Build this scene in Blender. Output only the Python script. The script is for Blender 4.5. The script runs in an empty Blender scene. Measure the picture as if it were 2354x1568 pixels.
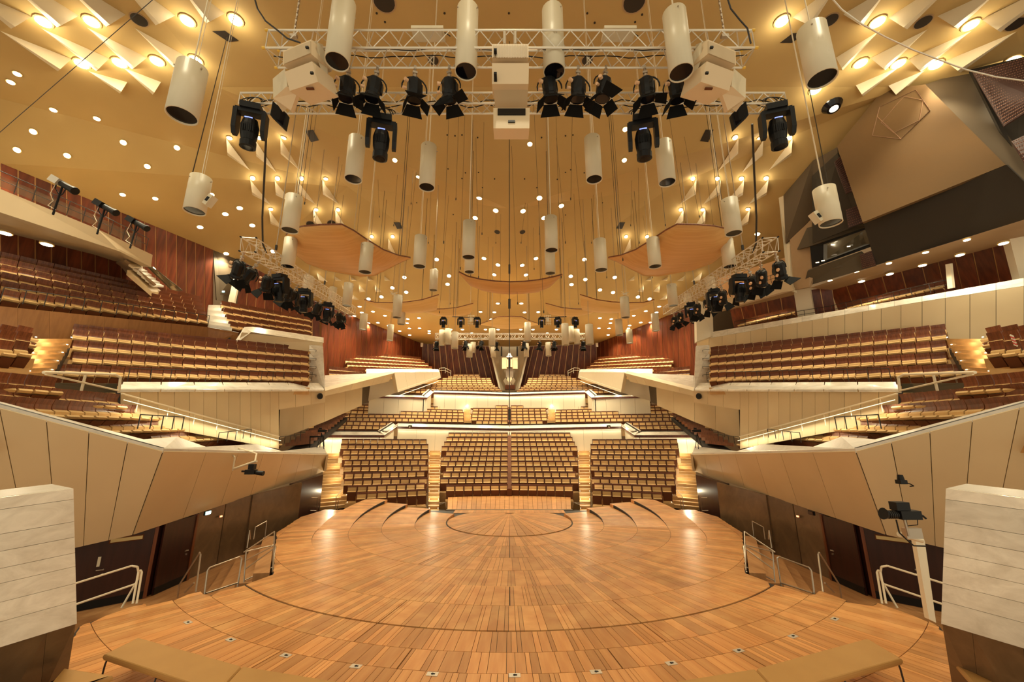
import bpy, math, random
from mathutils import Vector, Matrix
R = random.Random(7)
# ------------------------------------------------------------------ camera, world, exposure
F = 920.0; CX = 1171.0; PITCH = math.radians(13.33); HC = 4.0
SP, CP = math.sin(PITCH), math.cos(PITCH)
scene = bpy.context.scene
cam_d = bpy.data.cameras.new('camera'); cam = bpy.data.objects.new('camera', cam_d)
scene.collection.objects.link(cam); scene.camera = cam
cam_d.sensor_width = 36; cam_d.lens = F / 2354 * 36; cam_d.shift_x = 6 / 2354; cam_d.clip_end = 300
cam.location = (0, 0, HC); cam.rotation_euler = (math.pi / 2 + PITCH, 0, 0)
world = bpy.data.worlds.new('world'); scene.world = world; world.use_nodes = True
bg = world.node_tree.nodes['Background']; bg.inputs[0].default_value = (1.0, .87, .62, 1); bg.inputs[1].default_value = 0.80
scene.view_settings.view_transform = 'Standard'; scene.view_settings.look = 'None'
scene.view_settings.gamma = 1; scene.view_settings.exposure = 0.12
scene.view_settings.use_curve_mapping = False
COL = scene.collection
WARM = (1.0, .88, .59)

def P(px, py, D):
    """photo pixel + depth along the lens axis -> world point"""
    u = (px - CX) / F; v = (py - 784) / F
    return Vector((u * D, D * (CP + v * SP), HC + D * (SP - v * CP)))
def PZ(px, py, z):
    v = (py - 784) / F
    return P(px, py, (z - HC) / (SP - v * CP))
def PPL(px, py, pl):
    o = Vector((0, 0, HC)); d = P(px, py, 1) - o; n, p = pl
    return o + d * ((p - o).dot(n) / d.dot(n))
def plane3(a, b, c):
    n = (b - a).cross(c - a).normalized(); return (n, a)
def mx(p, s): return Vector((p[0] * (1 if s < 0 else -1), p[1], p[2]))   # s<0 left as given, s>0 mirrored right
def depth(p): return p[1] * CP + (p[2] - HC) * SP

# ------------------------------------------------------------------ materials
def nodes(m): return m.node_tree.nodes, m.node_tree.links
def mat(name, col, rough=.5, metal=0, spec=.5, col2=None, scale=(4, 4, 4), detail=3, fac=(.35, .65), rnd=0, island=0, bump=0, kind='noise', emit=None, es=0, alpha=1):
    m = bpy.data.materials.new(name); m.use_nodes = True; n, l = nodes(m); b = n['Principled BSDF']
    b.inputs['Base Color'].default_value = (*col, 1); b.inputs['Roughness'].default_value = rough
    b.inputs['Metallic'].default_value = metal; b.inputs['Specular IOR Level'].default_value = spec
    out = None
    if col2 is not None:
        tc = n.new('ShaderNodeTexCoord'); mp = n.new('ShaderNodeMapping'); mp.inputs['Scale'].default_value = scale
        l.new(tc.outputs['Object'], mp.inputs[0])
        t = n.new('ShaderNodeTexNoise'); t.inputs['Scale'].default_value = 1; t.inputs['Detail'].default_value = detail
        if kind == 'marble': t.inputs['Distortion'].default_value = .7; t.inputs['Roughness'].default_value = .65
        l.new(mp.outputs[0], t.inputs['Vector'])
        cr = n.new('ShaderNodeValToRGB'); cr.color_ramp.elements[0].position = fac[0]; cr.color_ramp.elements[1].position = fac[1]
        cr.color_ramp.elements[0].color = (*col, 1); cr.color_ramp.elements[1].color = (*col2, 1)
        l.new(t.outputs[0], cr.inputs[0]); out = cr.outputs[0]
        if bump:
            bp = n.new('ShaderNodeBump'); bp.inputs['Strength'].default_value = bump; bp.inputs['Distance'].default_value = .01
            l.new(t.outputs[0], bp.inputs['Height']); l.new(bp.outputs[0], b.inputs['Normal'])
    if rnd or island:
        hs = n.new('ShaderNodeHueSaturation'); mr = n.new('ShaderNodeMapRange')
        if island:
            g = n.new('ShaderNodeNewGeometry'); oi = n.new('ShaderNodeObjectInfo'); ad = n.new('ShaderNodeMath'); ad.operation = 'ADD'
            fr = n.new('ShaderNodeMath'); fr.operation = 'FRACT'
            l.new(g.outputs['Random Per Island'], ad.inputs[0]); l.new(oi.outputs['Random'], ad.inputs[1]); l.new(ad.outputs[0], fr.inputs[0])
            src = fr.outputs[0]; amp = island
        else:
            oi = n.new('ShaderNodeObjectInfo'); src = oi.outputs['Random']; amp = rnd
        mr.inputs['To Min'].default_value = 1 - amp; mr.inputs['To Max'].default_value = 1 + amp
        l.new(src, mr.inputs[0]); l.new(mr.outputs[0], hs.inputs['Value'])
        if out: l.new(out, hs.inputs['Color'])
        else: hs.inputs['Color'].default_value = (*col, 1)
        out = hs.outputs[0]
    if out: l.new(out, b.inputs['Base Color'])
    if emit: b.inputs['Emission Color'].default_value = (*emit, 1); b.inputs['Emission Strength'].default_value = es
    if alpha < 1: b.inputs['Alpha'].default_value = alpha
    return m
M = {}
M['ceiling'] = mat('ceiling_plaster', (.49, .335, .13), .8, col2=(.46, .31, .118), scale=(.3, .3, .3))
M['beige'] = mat('beige_panel', (.70, .56, .34), .55, col2=(.66, .52, .31), scale=(.5, .5, .5), rnd=.04)
M['cream'] = mat('cream_paint', (.78, .68, .50), .5)
M['tan'] = mat('tan_paint', (.40, .27, .15), .6, col2=(.37, .245, .135), scale=(.6, .6, .6))
M['marble'] = mat('pale_marble', (.88, .82, .70), .16, col2=(.54, .47, .37), scale=(1.7, 1.7, 3.6), detail=13, fac=(.38, .85), rnd=.13, kind='marble')
M['ledge'] = mat('marble_ledge', (.74, .69, .60), .3, col2=(.52, .48, .40), scale=(1.2, 1.2, 3), detail=9, fac=(.45, .8), rnd=.05, kind='marble')
M['brownstone'] = mat('brown_stone', (.20, .12, .06), .3, col2=(.10, .06, .03), scale=(1.6, 1.6, 1.6), detail=9, fac=(.3, .75), rnd=.15, kind='marble')
M['woodwall'] = mat('mahogany_panel', (.19, .042, .014), .32, col2=(.10, .021, .008), scale=(5, 5, .35), detail=5, rnd=.2)
M['doorwood'] = mat('dark_door_wood', (.045, .013, .008), .35, col2=(.03, .009, .006), scale=(8, 8, .5), detail=5)
M['seatwood'] = mat('seat_veneer', (.21, .065, .022), .35, col2=(.125, .034, .012), scale=(14, 14, .8), detail=4, rnd=.22)
M['seatbrown'] = mat('seat_underside', (.13, .043, .015), .75, spec=.2)
M['fabric'] = mat('ochre_fabric', (.61, .40, .17), .85, col2=(.56, .36, .145), scale=(30, 30, 30), rnd=.06)
M['plank'] = mat('stage_plank', (.49, .20, .060), .33, col2=(.64, .32, .115), scale=(9, .7, 1), detail=4, fac=(.3, .8), island=.24)
M['plankold'] = mat('side_floor_board', (.40, .19, .07), .4, col2=(.48, .25, .10), scale=(9, .7, 1), detail=4, rnd=.1)
M['dark'] = mat('dark_gap', (.02, .012, .008), .6)
M['black'] = mat('black_metal', (.006, .006, .0065), .45, spec=.28)
M['barn'] = mat('barn_door_paint', (.006, .006, .006), .8, spec=.12)
M['rail'] = mat('black_rail', (.02, .018, .017), .4)
M['alu'] = mat('aluminium', (.72, .66, .56), .35, metal=.55)
M['steel'] = mat('brushed_steel', (.45, .38, .30), .35, metal=.8)
M['white'] = mat('cream_enamel', (.72, .63, .46), .42, col2=(.67, .58, .41), scale=(3, 3, .6), rnd=.05)
M['speaker'] = mat('speaker_shell', (.72, .56, .36), .5)
M['grille'] = mat('speaker_grille', (.55, .42, .26), .6)
M['sail'] = mat('orange_plywood', (.62, .33, .10), .5, col2=(.70, .40, .14), scale=(.5, 7, 2), detail=4, rnd=.04)
M['sailpale'] = mat('pale_plywood', (.80, .52, .19), .5, col2=(.86, .58, .24), scale=(.5, 7, 2), detail=4, rnd=.04)
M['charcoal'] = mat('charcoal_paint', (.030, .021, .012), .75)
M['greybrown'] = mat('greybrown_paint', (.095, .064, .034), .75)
M['glass'] = mat('dark_glass', (.10, .085, .055), .04, spec=.8)
M['lens'] = mat('dark_lens', (.004, .004, .007), .08, spec=.35)
M['bench'] = mat('ochre_leather', (.46, .25, .075), .5, col2=(.43, .23, .068), scale=(2, 2, 2))
M['yellow'] = mat('yellow_cap', (.75, .45, .05), .5)
M['knob'] = mat('pale_knob', (.75, .45, .25), .4)
M['step'] = mat('step_wood', (.60, .36, .14), .45, col2=(.52, .30, .11), scale=(3, 3, 3), rnd=.08)
M['red'] = mat('red_tape', (.6, .05, .03), .5)
M['lamp'] = mat('lamp_glow', (1, .9, .7), .5, emit=(1, .84, .56), es=14)
M['strip'] = mat('strip_glow', (1, .9, .7), .5, emit=(1, .84, .52), es=3.2)
M['strip_soft'] = mat('strip_glow_soft', (1, .9, .7), .5, emit=(1, .84, .52), es=1.6)
M['exit'] = mat('exit_glow', (.6, 1, .9), .5, emit=(.5, 1, .85), es=5)
M['redled'] = mat('red_glow', (1, .3, .1), .5, emit=(1, .22, .1), es=5)
M['blueglow'] = mat('blue_glow', (.3, .4, 1), .5, emit=(.25, .35, 1), es=1.2)
M['line'] = mat('drawn_line', (.28, .15, .08), .6)
M['copper'] = mat('copper_reflector', (.6, .35, .15), .3, metal=.7)

# ------------------------------------------------------------------ mesh builder
class MB:
    def __init__(s): s.v = []; s.f = []; s.m = []; s.k = 0
    def mi(s, k): s.k = k; return s
    def add(s, vs, fs):
        o = len(s.v); s.v += [Vector(v) for v in vs]; s.f += [tuple(i + o for i in f) for f in fs]; s.m += [s.k] * len(fs); return s
    def box(s, c, d, mtx=None):
        x, y, z = d[0] / 2, d[1] / 2, d[2] / 2
        vs = [Vector((a * x, b * y, e * z)) for a in (-1, 1) for b in (-1, 1) for e in (-1, 1)]
        if mtx is not None: vs = [mtx @ v for v in vs]
        vs = [v + Vector(c) for v in vs]
        return s.add(vs, [(0, 1, 3, 2), (4, 6, 7, 5), (0, 4, 5, 1), (2, 3, 7, 6), (0, 2, 6, 4), (1, 5, 7, 3)])
    def tube(s, a, b, r, n=6, r2=None, caps=True):
        a = Vector(a); b = Vector(b); d = (b - a)
        if d.length < 1e-6: return s
        q = d.to_track_quat('Z', 'Y'); r2 = r if r2 is None else r2; vs = []
        for k in range(n):
            t = 2 * math.pi * k / n; w = q @ Vector((math.cos(t), math.sin(t), 0))
            vs += [a + w * r, b + w * r2]
        fs = [(2 * k, 2 * ((k + 1) % n), 2 * ((k + 1) % n) + 1, 2 * k + 1) for k in range(n)]
        if caps: fs += [tuple(2 * k for k in range(n))[::-1], tuple(2 * k + 1 for k in range(n))]
        return s.add(vs, fs)
    def path(s, pts, r, n=6):
        for a, b in zip(pts[:-1], pts[1:]): s.tube(a, b, r, n)
        return s
    def slab(s, pts, off):
        """planar polygon given corner points, extruded by vector off"""
        n = len(pts); vs = [Vector(p) for p in pts] + [Vector(p) + off for p in pts]
        fs = [tuple(range(n)), tuple(range(2 * n - 1, n - 1, -1))] + [(k, k + n, (k + 1) % n + n, (k + 1) % n) for k in range(n)]
        return s.add(vs, fs)
    def prism(s, a, b):
        """two matching closed loops joined"""
        n = len(a); vs = list(a) + list(b)
        fs = [tuple(range(n)), tuple(range(2 * n - 1, n - 1, -1))] + [(k, k + n, (k + 1) % n + n, (k + 1) % n) for k in range(n)]
        return s.add(vs, fs)
    def mesh(s, name, mats, org=Vector((0, 0, 0)), smooth=False):
        me = bpy.data.meshes.new(name); me.from_pydata([tuple(v - org) for v in s.v], [], s.f)
        for m in (mats if isinstance(mats, (list, tuple)) else [mats]): me.materials.append(M[m] if isinstance(m, str) else m)
        if isinstance(mats, (list, tuple)) and len(mats) > 1: me.polygons.foreach_set('material_index', s.m)
        if smooth: me.polygons.foreach_set('use_smooth', [True] * len(me.polygons))
        me.update(); return me
    def build(s, name, mats, parent=None, org=None, smooth=False, **kw):
        if parent is not None: o_ = WL.get(parent.name, Vector((0, 0, 0)))
        elif org is not None: o_ = Vector(org)
        else:
            o_ = Vector((0, 0, 0))
            if s.v:
                o_ = Vector((sum(v.x for v in s.v), sum(v.y for v in s.v), 0)) / len(s.v); o_.z = min(v.z for v in s.v)
        o = bpy.data.objects.new(name, s.mesh(name, mats, o_, smooth)); COL.objects.link(o)
        if parent is not None: o.parent = parent; WL[o.name] = o_
        else: o.location = o_; WL[o.name] = o_
        tag(o, **kw); return o
WL = {}          # world origin in which the parts of an object are built
def tag(o, label=None, cat=None, group=None, kind=None):
    if label: o['label'] = label
    if cat: o['category'] = cat
    if group: o['group'] = group
    if kind: o['kind'] = kind
    return o
def thing(name, label, cat, loc=(0, 0, 0), group=None, rz=0):
    o = bpy.data.objects.new(name, None); COL.objects.link(o); o.location = loc; o.rotation_euler = (0, 0, rz); o.empty_display_size = .2
    WL[o.name] = Vector(loc); return tag(o, label, cat, group)
def copy_tree(o, parent=None):
    c = o.copy(); COL.objects.link(c); c.parent = parent
    if parent is not None and 'label' in c and 'label' not in o: pass
    for ch in o.children: copy_tree(ch, c)
    return c
def offn(pts, t):
    """offset vector of thickness t along the polygon normal, pointing away from the lens"""
    n = (pts[1] - pts[0]).cross(pts[2] - pts[0]).normalized(); c = pts[0] - Vector((0, 0, HC))
    if n.dot(c) < 0: n = -n
    return n * t
def lerp(a, b, t): return a + (b - a) * t
def panelwall(name, top, bot, ns, thick=.15, pm='beige', bm='dark', gap=.012, part='panel', label=None, cat=None, kind='structure', proud=.03):
    """wall of separate panels between two polylines, joints recessed"""
    mb = MB()
    for a, b, c, d, n in zip(top[:-1], top[1:], bot[1:], bot[:-1], ns):
        for k in range(n):
            q = [lerp(a, b, k / n), lerp(a, b, (k + 1) / n), lerp(d, c, (k + 1) / n), lerp(d, c, k / n)]; mb.slab(q, offn([a, b, c], thick))
    w = mb.build(name, bm, kind=kind, label=label, cat=cat)
    for a, b, c, d, n in zip(top[:-1], top[1:], bot[1:], bot[:-1], ns):
        L = max((b - a).length, .01)
        for k in range(n):
            g = min(gap / L, .3 / n); t0 = k / n + g; t1 = (k + 1) / n - g
            q = [lerp(a, b, t0), lerp(a, b, t1), lerp(d, c, t1), lerp(d, c, t0)]
            n_ = offn([a, b, c], 1); q = [p - n_ * proud for p in q]
            MB().slab(q, n_ * (proud * .95)).build(part, pm, w)
    return w
def slabthing(name, pts, t, m, **kw): return MB().slab(pts, offn(pts, t)).build(name, m, **kw)

# ------------------------------------------------------------------ ceiling
def ceilpts():
    V = {}
    V['C1'] = P(500, 200, 20.0); V['C2'] = P(2090, 200, 20.0)
    V['K1'] = P(-120, 196, 18.6); V['K2'] = P(2462, 196, 18.6)
    for s in (-1, 1):
        q = lambda px, py, D: P(px if s < 0 else 2342 - px, py, D)
        k = 'L' if s < 0 else 'R'
        V[k + '0'] = q(-130, 320, 20.4); V[k + '1'] = q(0, 375, 21); V[k + '2'] = q(490, 575, 31); V[k + '2b'] = q(560, 602, 33); V[k + '3'] = q(718, 690, 38)
        V[k + '4'] = q(830, 735, 44); V[k + '5'] = q(970, 790, 53); V[k + 'm'] = q(800, 430, 28.5)
    V['M'] = P(1171, 480, 27.4); V['N'] = P(1171, 690, 38.5); V['F'] = P(1171, 797, 54)
    return V
CV = ceilpts()
def ceiling():
    V = CV; names = list(V); ix = {k: i for i, k in enumerate(names)}
    vs = [V[k] for k in names]
    z1, z2 = V['C1'].z, V['K1'].z
    ext = {'A1': (-14.6, -3, z1), 'A2': (V['C2'].x, -3, z1), 'B1': (-25, -3, z2), 'B2': (25, -3, z2)}
    for k, p in ext.items(): ix[k] = len(vs); vs.append(Vector(p))
    T = [('A1', 'A2', 'C2', 'C1'), ('B1', 'A1', 'C1', 'K1'), ('A2', 'B2', 'K2', 'C2'),
         ('C1', 'C2', 'M'), ('C1', 'M', 'Lm'), ('C2', 'Rm', 'M'), ('M', 'N', 'Lm'), ('M', 'Rm', 'N'),
         ('K1', 'C1', 'Lm', 'L1'), ('K1', 'L1', 'L0'), ('L1', 'Lm', 'L2'), ('L2', 'Lm', 'L2b'), ('L2b', 'Lm', 'L3'), ('L3', 'Lm', 'N'), ('L3', 'N', 'L4'), ('L4', 'N', 'L5'), ('L5', 'N', 'F'),
         ('C2', 'K2', 'R1', 'Rm'), ('K2', 'R0', 'R1'), ('R1', 'R2', 'Rm'), ('R2', 'R2b', 'Rm'), ('R2b', 'R3', 'Rm'), ('R3', 'N', 'Rm'), ('R3', 'R4', 'N'), ('R4', 'R5', 'N'), ('R5', 'F', 'N')]
    mb = MB(); mb.add(vs, [tuple(ix[k] for k in t) for t in T])
    tris = []
    for t in T:
        p = [vs[ix[k]] for k in t]
        for j in range(1, len(p) - 1): tris.append((p[0], p[j], p[j + 1]))
    up = MB(); up.add([v + Vector((0, 0, .3)) for v in vs], [tuple(ix[k] for k in t) for t in T])
    c = mb.build('ceiling', 'ceiling', kind='structure', org=(0, 0, 0))
    return c, tris
CEIL, CT = ceiling()
from mathutils.geometry import intersect_ray_tri
def onceil(px, py, off=0.0):
    o = Vector((0, 0, HC)); d = (P(px, py, 1) - o).normalized(); best = None
    for a, b, c in CT:
        h = intersect_ray_tri(a, b, c, d, o, True)
        if h is not None and (best is None or (h - o).length < (best[0] - o).length):
            n = (b - a).cross(c - a).normalized()
            if n.z > 0: n = -n
            best = (h, n)
    if best is None: return P(px, py, 20), Vector((0, 0, -1))
    return best[0] + best[1] * off, best[1]
def ceilz(x, y):
    for a, b, c in CT:
        h = intersect_ray_tri(a, b, c, Vector((0, 0, 1)), Vector((x, y, 0)), True)
        if h is not None: return h.z
    return 20.0

# ------------------------------------------------------------------ stage floor: concentric rings of boards
SC = (0.0, 20.8)
half = [(-3.2, 23.75), (-6.2, 23.75), (-10.3, 23.9), (-10.6, 21.8), (-9.9, 18.4), (-7.0, 13.1), (-7.8, 11.5), (-8.25, 11.9), (-8.55, 10.8), (-9.05, 11.1), (-9.35, 9.9), (-8.3, 8.4), (-8.3, 4.5)]
POLY = [(x, y) for x, y in half] + [(-x, y) for x, y in reversed(half)]
def inside(x, y):
    c = False; n = len(POLY)
    for i in range(n):
        x1, y1 = POLY[i]; x2, y2 = POLY[(i + 1) % n]
        if (y1 > y) != (y2 > y) and x < (x2 - x1) * (y - y1) / (y2 - y1) + x1: c = not c
    return c
def ringz(k, a):
    """outer rings climb in small steps towards the back of the stage"""
    d = max(0.0, abs(a) - math.radians(78)) / math.radians(30)
    return -.02 + (.13 * min(k, 4)) * min(d, 1.2) if k < 5 else 0.0 * k
RAD = [0, 3.0, 4.45, 5.9, 7.25, 8.6, 9.9, 11.2, 12.05, 12.75, 14.2, 16.2]
fl = MB(); zs = Vector((0, 0, 1))
fl.add([Vector((x, y, -.03)) for x, y in POLY] + [Vector((x, y, -1.0)) for x, y in POLY],
       [tuple(range(len(POLY)))] + [(k, k + len(POLY), (k + 1) % len(POLY) + len(POLY), (k + 1) % len(POLY)) for k in range(len(POLY))])
floor = fl.build('floor', 'dark', kind='structure', org=(0, 0, 0))
boards = []
def ptr(r, a): return SC[0] + r * math.sin(a), SC[1] - r * math.cos(a)
seamdeg = {1: [0], 2: [0], 3: [-24, 24, -62, 62], 4: [-28, 28, -66, 66], 5: [0, -54, 54], 6: [-15, 15, -46, 46], 7: [-15, 15, -46, 46], 8: [-9, 9, -30, 30], 9: [-20, 20]}
for k in range(1, len(RAD) - 1):
    r0, r1 = RAD[k], RAD[k + 1]; a = -math.radians(112)
    seams = [math.radians(x) for x in seamdeg.get(k, [])]
    while a < math.radians(112):
        w = R.choice([.09, .12, .16, .2, .26, .34]); da = w / r1; b = a + da
        for sa in seams:
            if a < sa < b + .004: b = sa
        gap = .0045 / r1; lead = (.022 / r1) if any(abs(a - sa) < 1e-6 for sa in seams) else gap
        rg = .010
        q = []
        for an in (a + lead, b - gap):
            gi, go = (.03 if k in (1, 7) else .006), (.03 if k == 6 else .006); rs = [r0 + gi + (r1 - r0 - gi - go) * t / 24 for t in range(25)]
            ins = [r for r in rs if inside(*ptr(r, an))]
            q.append((ins[0], ins[-1]) if ins else None)
        if q[0] and q[1]:
            (i0, o0), (i1, o1) = q
            if o0 - i0 > .05 or o1 - i1 > .05:
                z = ringz(k, (a + b) / 2); top = []
                for r, an in ((i0, a + lead), (o0, a + lead), (o1, b - gap), (i1, b - gap)):
                    x, y = ptr(r, an); top.append(Vector((x, y, ringz(k, an))))
                boards.append((top, z))
        a = b if b > a + 1e-4 else a + .002
# the half round centre: boards fan from the back edge
for s_ in range(44):
    a0 = -math.pi / 2 + math.pi * s_ / 44; a1 = a0 + math.pi / 44
    q = [Vector((.25 * math.sin(a0), 22.9 - .25 * math.cos(a0), 0)), Vector((.25 * math.sin(a1), 22.9 - .25 * math.cos(a1), 0))]
    for an in (a1 - .002, a0 + .002):
        # ray from the fan centre to the circle / back line
        dx, dy = math.sin(an), -math.cos(an); cx, cy = 0, 22.9 - SC[1]
        bq = cx * dx + cy * dy; cc = cx * cx + cy * cy - (RAD[1] - .03) ** 2
        t = -bq + math.sqrt(bq * bq - cc); x, y = t * dx, 22.9 + t * dy
        q.append(Vector((x, y, 0)))
    boards.append((q, 0))
for s_ in range(20):
    for sg in (-1, 1):
        x0 = sg * s_ * .15; x1 = sg * (s_ + 1) * .15
        lo = lambda x: max(22.95 if abs(x) < 2.1 else SC[1] + math.sqrt(max(0, 2.97 ** 2 - x * x)) * 0 + 20.9, 20.9)
        q = [Vector((x0 * 1.0, 22.92, 0)), Vector((x1 - sg * .004, 22.92, 0)), Vector((x1 - sg * .004, 23.7, 0)), Vector((x0, 23.7, 0))]
        boards.append((q, 0))
boards.sort(key=lambda b: sum(depth(p) for p in b[0]))
rest = MB()
for i, (q, z) in enumerate(boards):
    c = sum(q, Vector()) / len(q); d = Vector((c.x - SC[0], c.y - SC[1], 0))
    if i < 300:
        # local frame with y along the board so that the grain runs with it
        an = math.atan2(d.y, d.x) - math.pi / 2 if d.length > .1 else 0
        rm = Matrix.Rotation(-an, 3, 'Z'); me = MB(); loc = [rm @ (p - c) for p in q]
        me.slab(loc, Vector((0, 0, -.028))); o = bpy.data.objects.new('plank', me.mesh('plank', 'plank')); COL.objects.link(o)
        o.parent = floor; o.location = c; o.rotation_euler = (0, 0, an); tag(o, kind='structure')
    else:
        rest.slab(q, Vector((0, 0, -.028 - max(0, z))))
M['plankfar'] = mat('stage_plank_far', (.54, .235, .078), .33, col2=(.66, .34, .125), scale=(2, 2, 1), detail=4, island=.2)
rest.build('planks', 'plankfar', floor, kind='stuff', label='stage boards of the inner rings seen further off')
# apron behind the stage centre
ap = [P(1035, 1171, 23.9), P(1308, 1171, 23.9), P(1316, 1146, 27.3), P(1176, 1136, 28.6), P(1171, 1135.5, 28.7), P(1029, 1146, 27.3)]
zap = .12
ap = [Vector((p.x, p.y, 0)) for p in ap]
apm = MB()
n = 26
def edge(x):
    w0 = ap[5].x; t = abs(x) / abs(w0); return lerp(28.9, 27.6, t)
fx, bx_ = 3.45, 3.95
mid = MB()
for k in range(n):
    t0, t1 = -1 + 2 * k / n, -1 + 2 * (k + 1) / n - .004
    q = [Vector((t0 * fx, 23.85, .02)), Vector((t1 * fx, 23.85, .02)), Vector((t1 * bx_, lerp(28.7, 27.4, abs(t1)), .14)), Vector((t0 * bx_, lerp(28.7, 27.4, abs(t0)), .14))]
    mid.slab(q, Vector((0, 0, -.25)))
mid.build('apron_boards', 'plankfar', floor, kind='stuff')
MB().slab([Vector((-3.5, 23.72, .03)), Vector((3.5, 23.72, .03)), Vector((3.5, 23.84, .03)), Vector((-3.5, 23.84, .03))], Vector((0, 0, -.2))).build('edge_strip', 'steel', floor)
# ring risers where the lifts step up at the back of the stage
for s in (-1, 1):
    rb = MB()
    for k in range(1, 4):
        prev = None
        for j in range(9):
            a = math.radians(78 + 32 * j / 8) * s; x, y = ptr(RAD[k + 1], a)
            if y > 23.9: break
            z1 = ringz(k + 1, a); z0 = ringz(k, a)
            cur = (Vector((x, y, z0 - .02)), Vector((x, y, z1)))
            if prev: rb.slab([prev[0], cur[0], cur[1], prev[1]], Vector((s * .04, 0, 0)))
            prev = cur
    rb.build('lift_riser', 'dark', floor)
# floor sockets along the front ring
for i, (px, py) in enumerate([(432, 1431), (530, 1471), (657, 1507), (818, 1532), (994, 1550), (1183, 1553), (1370, 1545), (1543, 1525), (1698, 1496), (1823, 1463), (1919, 1423)]):
    p = PZ(px, py, .003); a = math.atan2(p.x - SC[0], -(p.y - SC[1]))
    o_ = 'first second third fourth fifth sixth seventh eighth ninth tenth eleventh'.split()[i]
    t = thing('floor_socket', o_ + ' metal floor socket from the left along the front stage ring', 'floor socket', p, 'sockets in the stage floor', a)
    m1 = MB().box((0, 0, .003), (.2, .12, .006)); o = bpy.data.objects.new('plate', m1.mesh('plate', 'alu')); COL.objects.link(o); o.parent = t
    m1 = MB().tube((0, 0, .006), (0, 0, .012), .025, 8); m1.box((.02, 0, .008), (.05, .03, .006)); o = bpy.data.objects.new('hole', m1.mesh('hole', 'black')); COL.objects.link(o); o.parent = t
for (px, py) in ((757, 1180), (1590, 1185)):
    pass

# ------------------------------------------------------------------ helpers for both halves of the hall
SIDE = {-1: 'left', 1: 'right'}
def PX(s, px, py, D): return P(px if s < 0 else 2 * CX - px, py, D)
def pts(s, L): return [PX(s, *q) for q in L]
def bands(name, line, specs, thick=.12, **kw):
    """stacked horizontal bands under a polyline: (z0, z1, material, recess, n panels per segment or None)"""
    root = MB()
    for a, b in zip(line[:-1], line[1:]):
        z0, z1 = specs[0][0], specs[-1][1]; n = offn([a, b, a + Vector((0, 0, -1))], 1)
        q = [a + Vector((0, 0, z0)), b + Vector((0, 0, z0)), b + Vector((0, 0, z1)), a + Vector((0, 0, z1))]
        root.slab([p + n * (.1 + max(sp[3] for sp in specs)) for p in q], n * .1)
    w = root.build(name, 'dark', **kw)
    for (z0, z1, m, rec, npan) in specs:
        for i, (a, b) in enumerate(zip(line[:-1], line[1:])):
            n = offn([a, b, a + Vector((0, 0, -1))], 1); k = (npan[i] if npan else 1)
            L = (b - a).length
            for j in range(k):
                tilt = n * (.5 if m == 'marble' else 0); g = .008 / L if k > 1 else 0
                p, q = lerp(a, b, j / k + g), lerp(a, b, (j + 1) / k - g)
                MB().slab([p + n * rec + tilt + Vector((0, 0, z0)), q + n * rec + tilt + Vector((0, 0, z0)), q + n * rec + Vector((0, 0, z1)), p + n * rec + Vector((0, 0, z1))], n * thick).build(
                    {'ledge': 'coping', 'marble': 'coping', 'woodwall': 'trim_board'}.get(m, 'panel'), m, w)
    return w
# ------------------------------------------------------------------ outer shell behind the tiers
slabthing('floor', [Vector((-34, 2, -1.25)), Vector((34, 2, -1.25)), Vector((34, 64, -1.25)), Vector((-34, 64, -1.25))], .2, 'tan', kind='structure')
for s in (-1, 1):
    slabthing('wall_' + SIDE[s], [Vector((s * 31.5, 10, -1.2)), Vector((s * 31.5, 62, -1.2)), Vector((s * 31.5, 62, 22)), Vector((s * 31.5, 10, 22))], .3, 'tan', kind='structure')
slabthing('wall_rear', [Vector((-31.5, 62, -1.2)), Vector((31.5, 62, -1.2)), Vector((31.5, 62, 22)), Vector((-31.5, 62, 22))], .3, 'tan', kind='structure')
# ------------------------------------------------------------------ seats
SEATS = []   # (centre, facing angle, width, variant, description)
ORD = ('first second third fourth fifth sixth seventh eighth ninth tenth eleventh twelfth thirteenth fourteenth fifteenth sixteenth seventeenth eighteenth nineteenth twentieth twenty-first twenty-second twenty-third twenty-fourth twenty-fifth twenty-sixth twenty-seventh twenty-eighth twenty-ninth thirtieth' + ''.join(' thirty-' + x for x in 'first second third fourth fifth sixth seventh eighth ninth'.split()) + ' fortieth' + ''.join(' forty-' + x for x in 'first second third fourth fifth sixth seventh eighth ninth'.split())).split()
def block(name, s, rows, variant, seat_h=.95, target=(0, 18), terr=True, tm='step', fall=.75):
    """rows front to back: (left end, right end, n) at the tops of the backrests"""
    tb = MB()
    nr = len(rows)
    for i, (A, B, n) in enumerate(rows):
        d = Vector((B.x - A.x, B.y - A.y, 0)); L = d.length; d.normalize(); f = Vector((-d.y, d.x, 0))
        mid = (A + B) / 2
        if f.dot(Vector((target[0] - mid.x, target[1] - mid.y, 0))) < 0: f = -f
        w = L / n; nz = (B.z - A.z) / n
        for j in range(n):
            c = lerp(A, B, (j + .5) / n) - Vector((0, 0, seat_h))
            rown = 'front row' if i == 0 else ('back row' if i == nr - 1 else ORD[i] + ' row')
            jj = j if (A.x < B.x) else n - 1 - j
            pos = ORD[jj] + ' from left' if jj < n / 2 else ORD[n - 1 - jj] + ' from right'
            SEATS.append((c, math.atan2(-f.x, f.y), w, variant, pos + ', ' + rown, name))
        if terr:
            fa, fb = A - Vector((0, 0, seat_h)), B - Vector((0, 0, seat_h))
            tb.slab([fa + f * .42, fb + f * .42, fb - f * .45, fa - f * .45], Vector((0, 0, -fall)))
    if terr: tb.build('terrace', tm, kind='structure', label=None)
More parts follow.
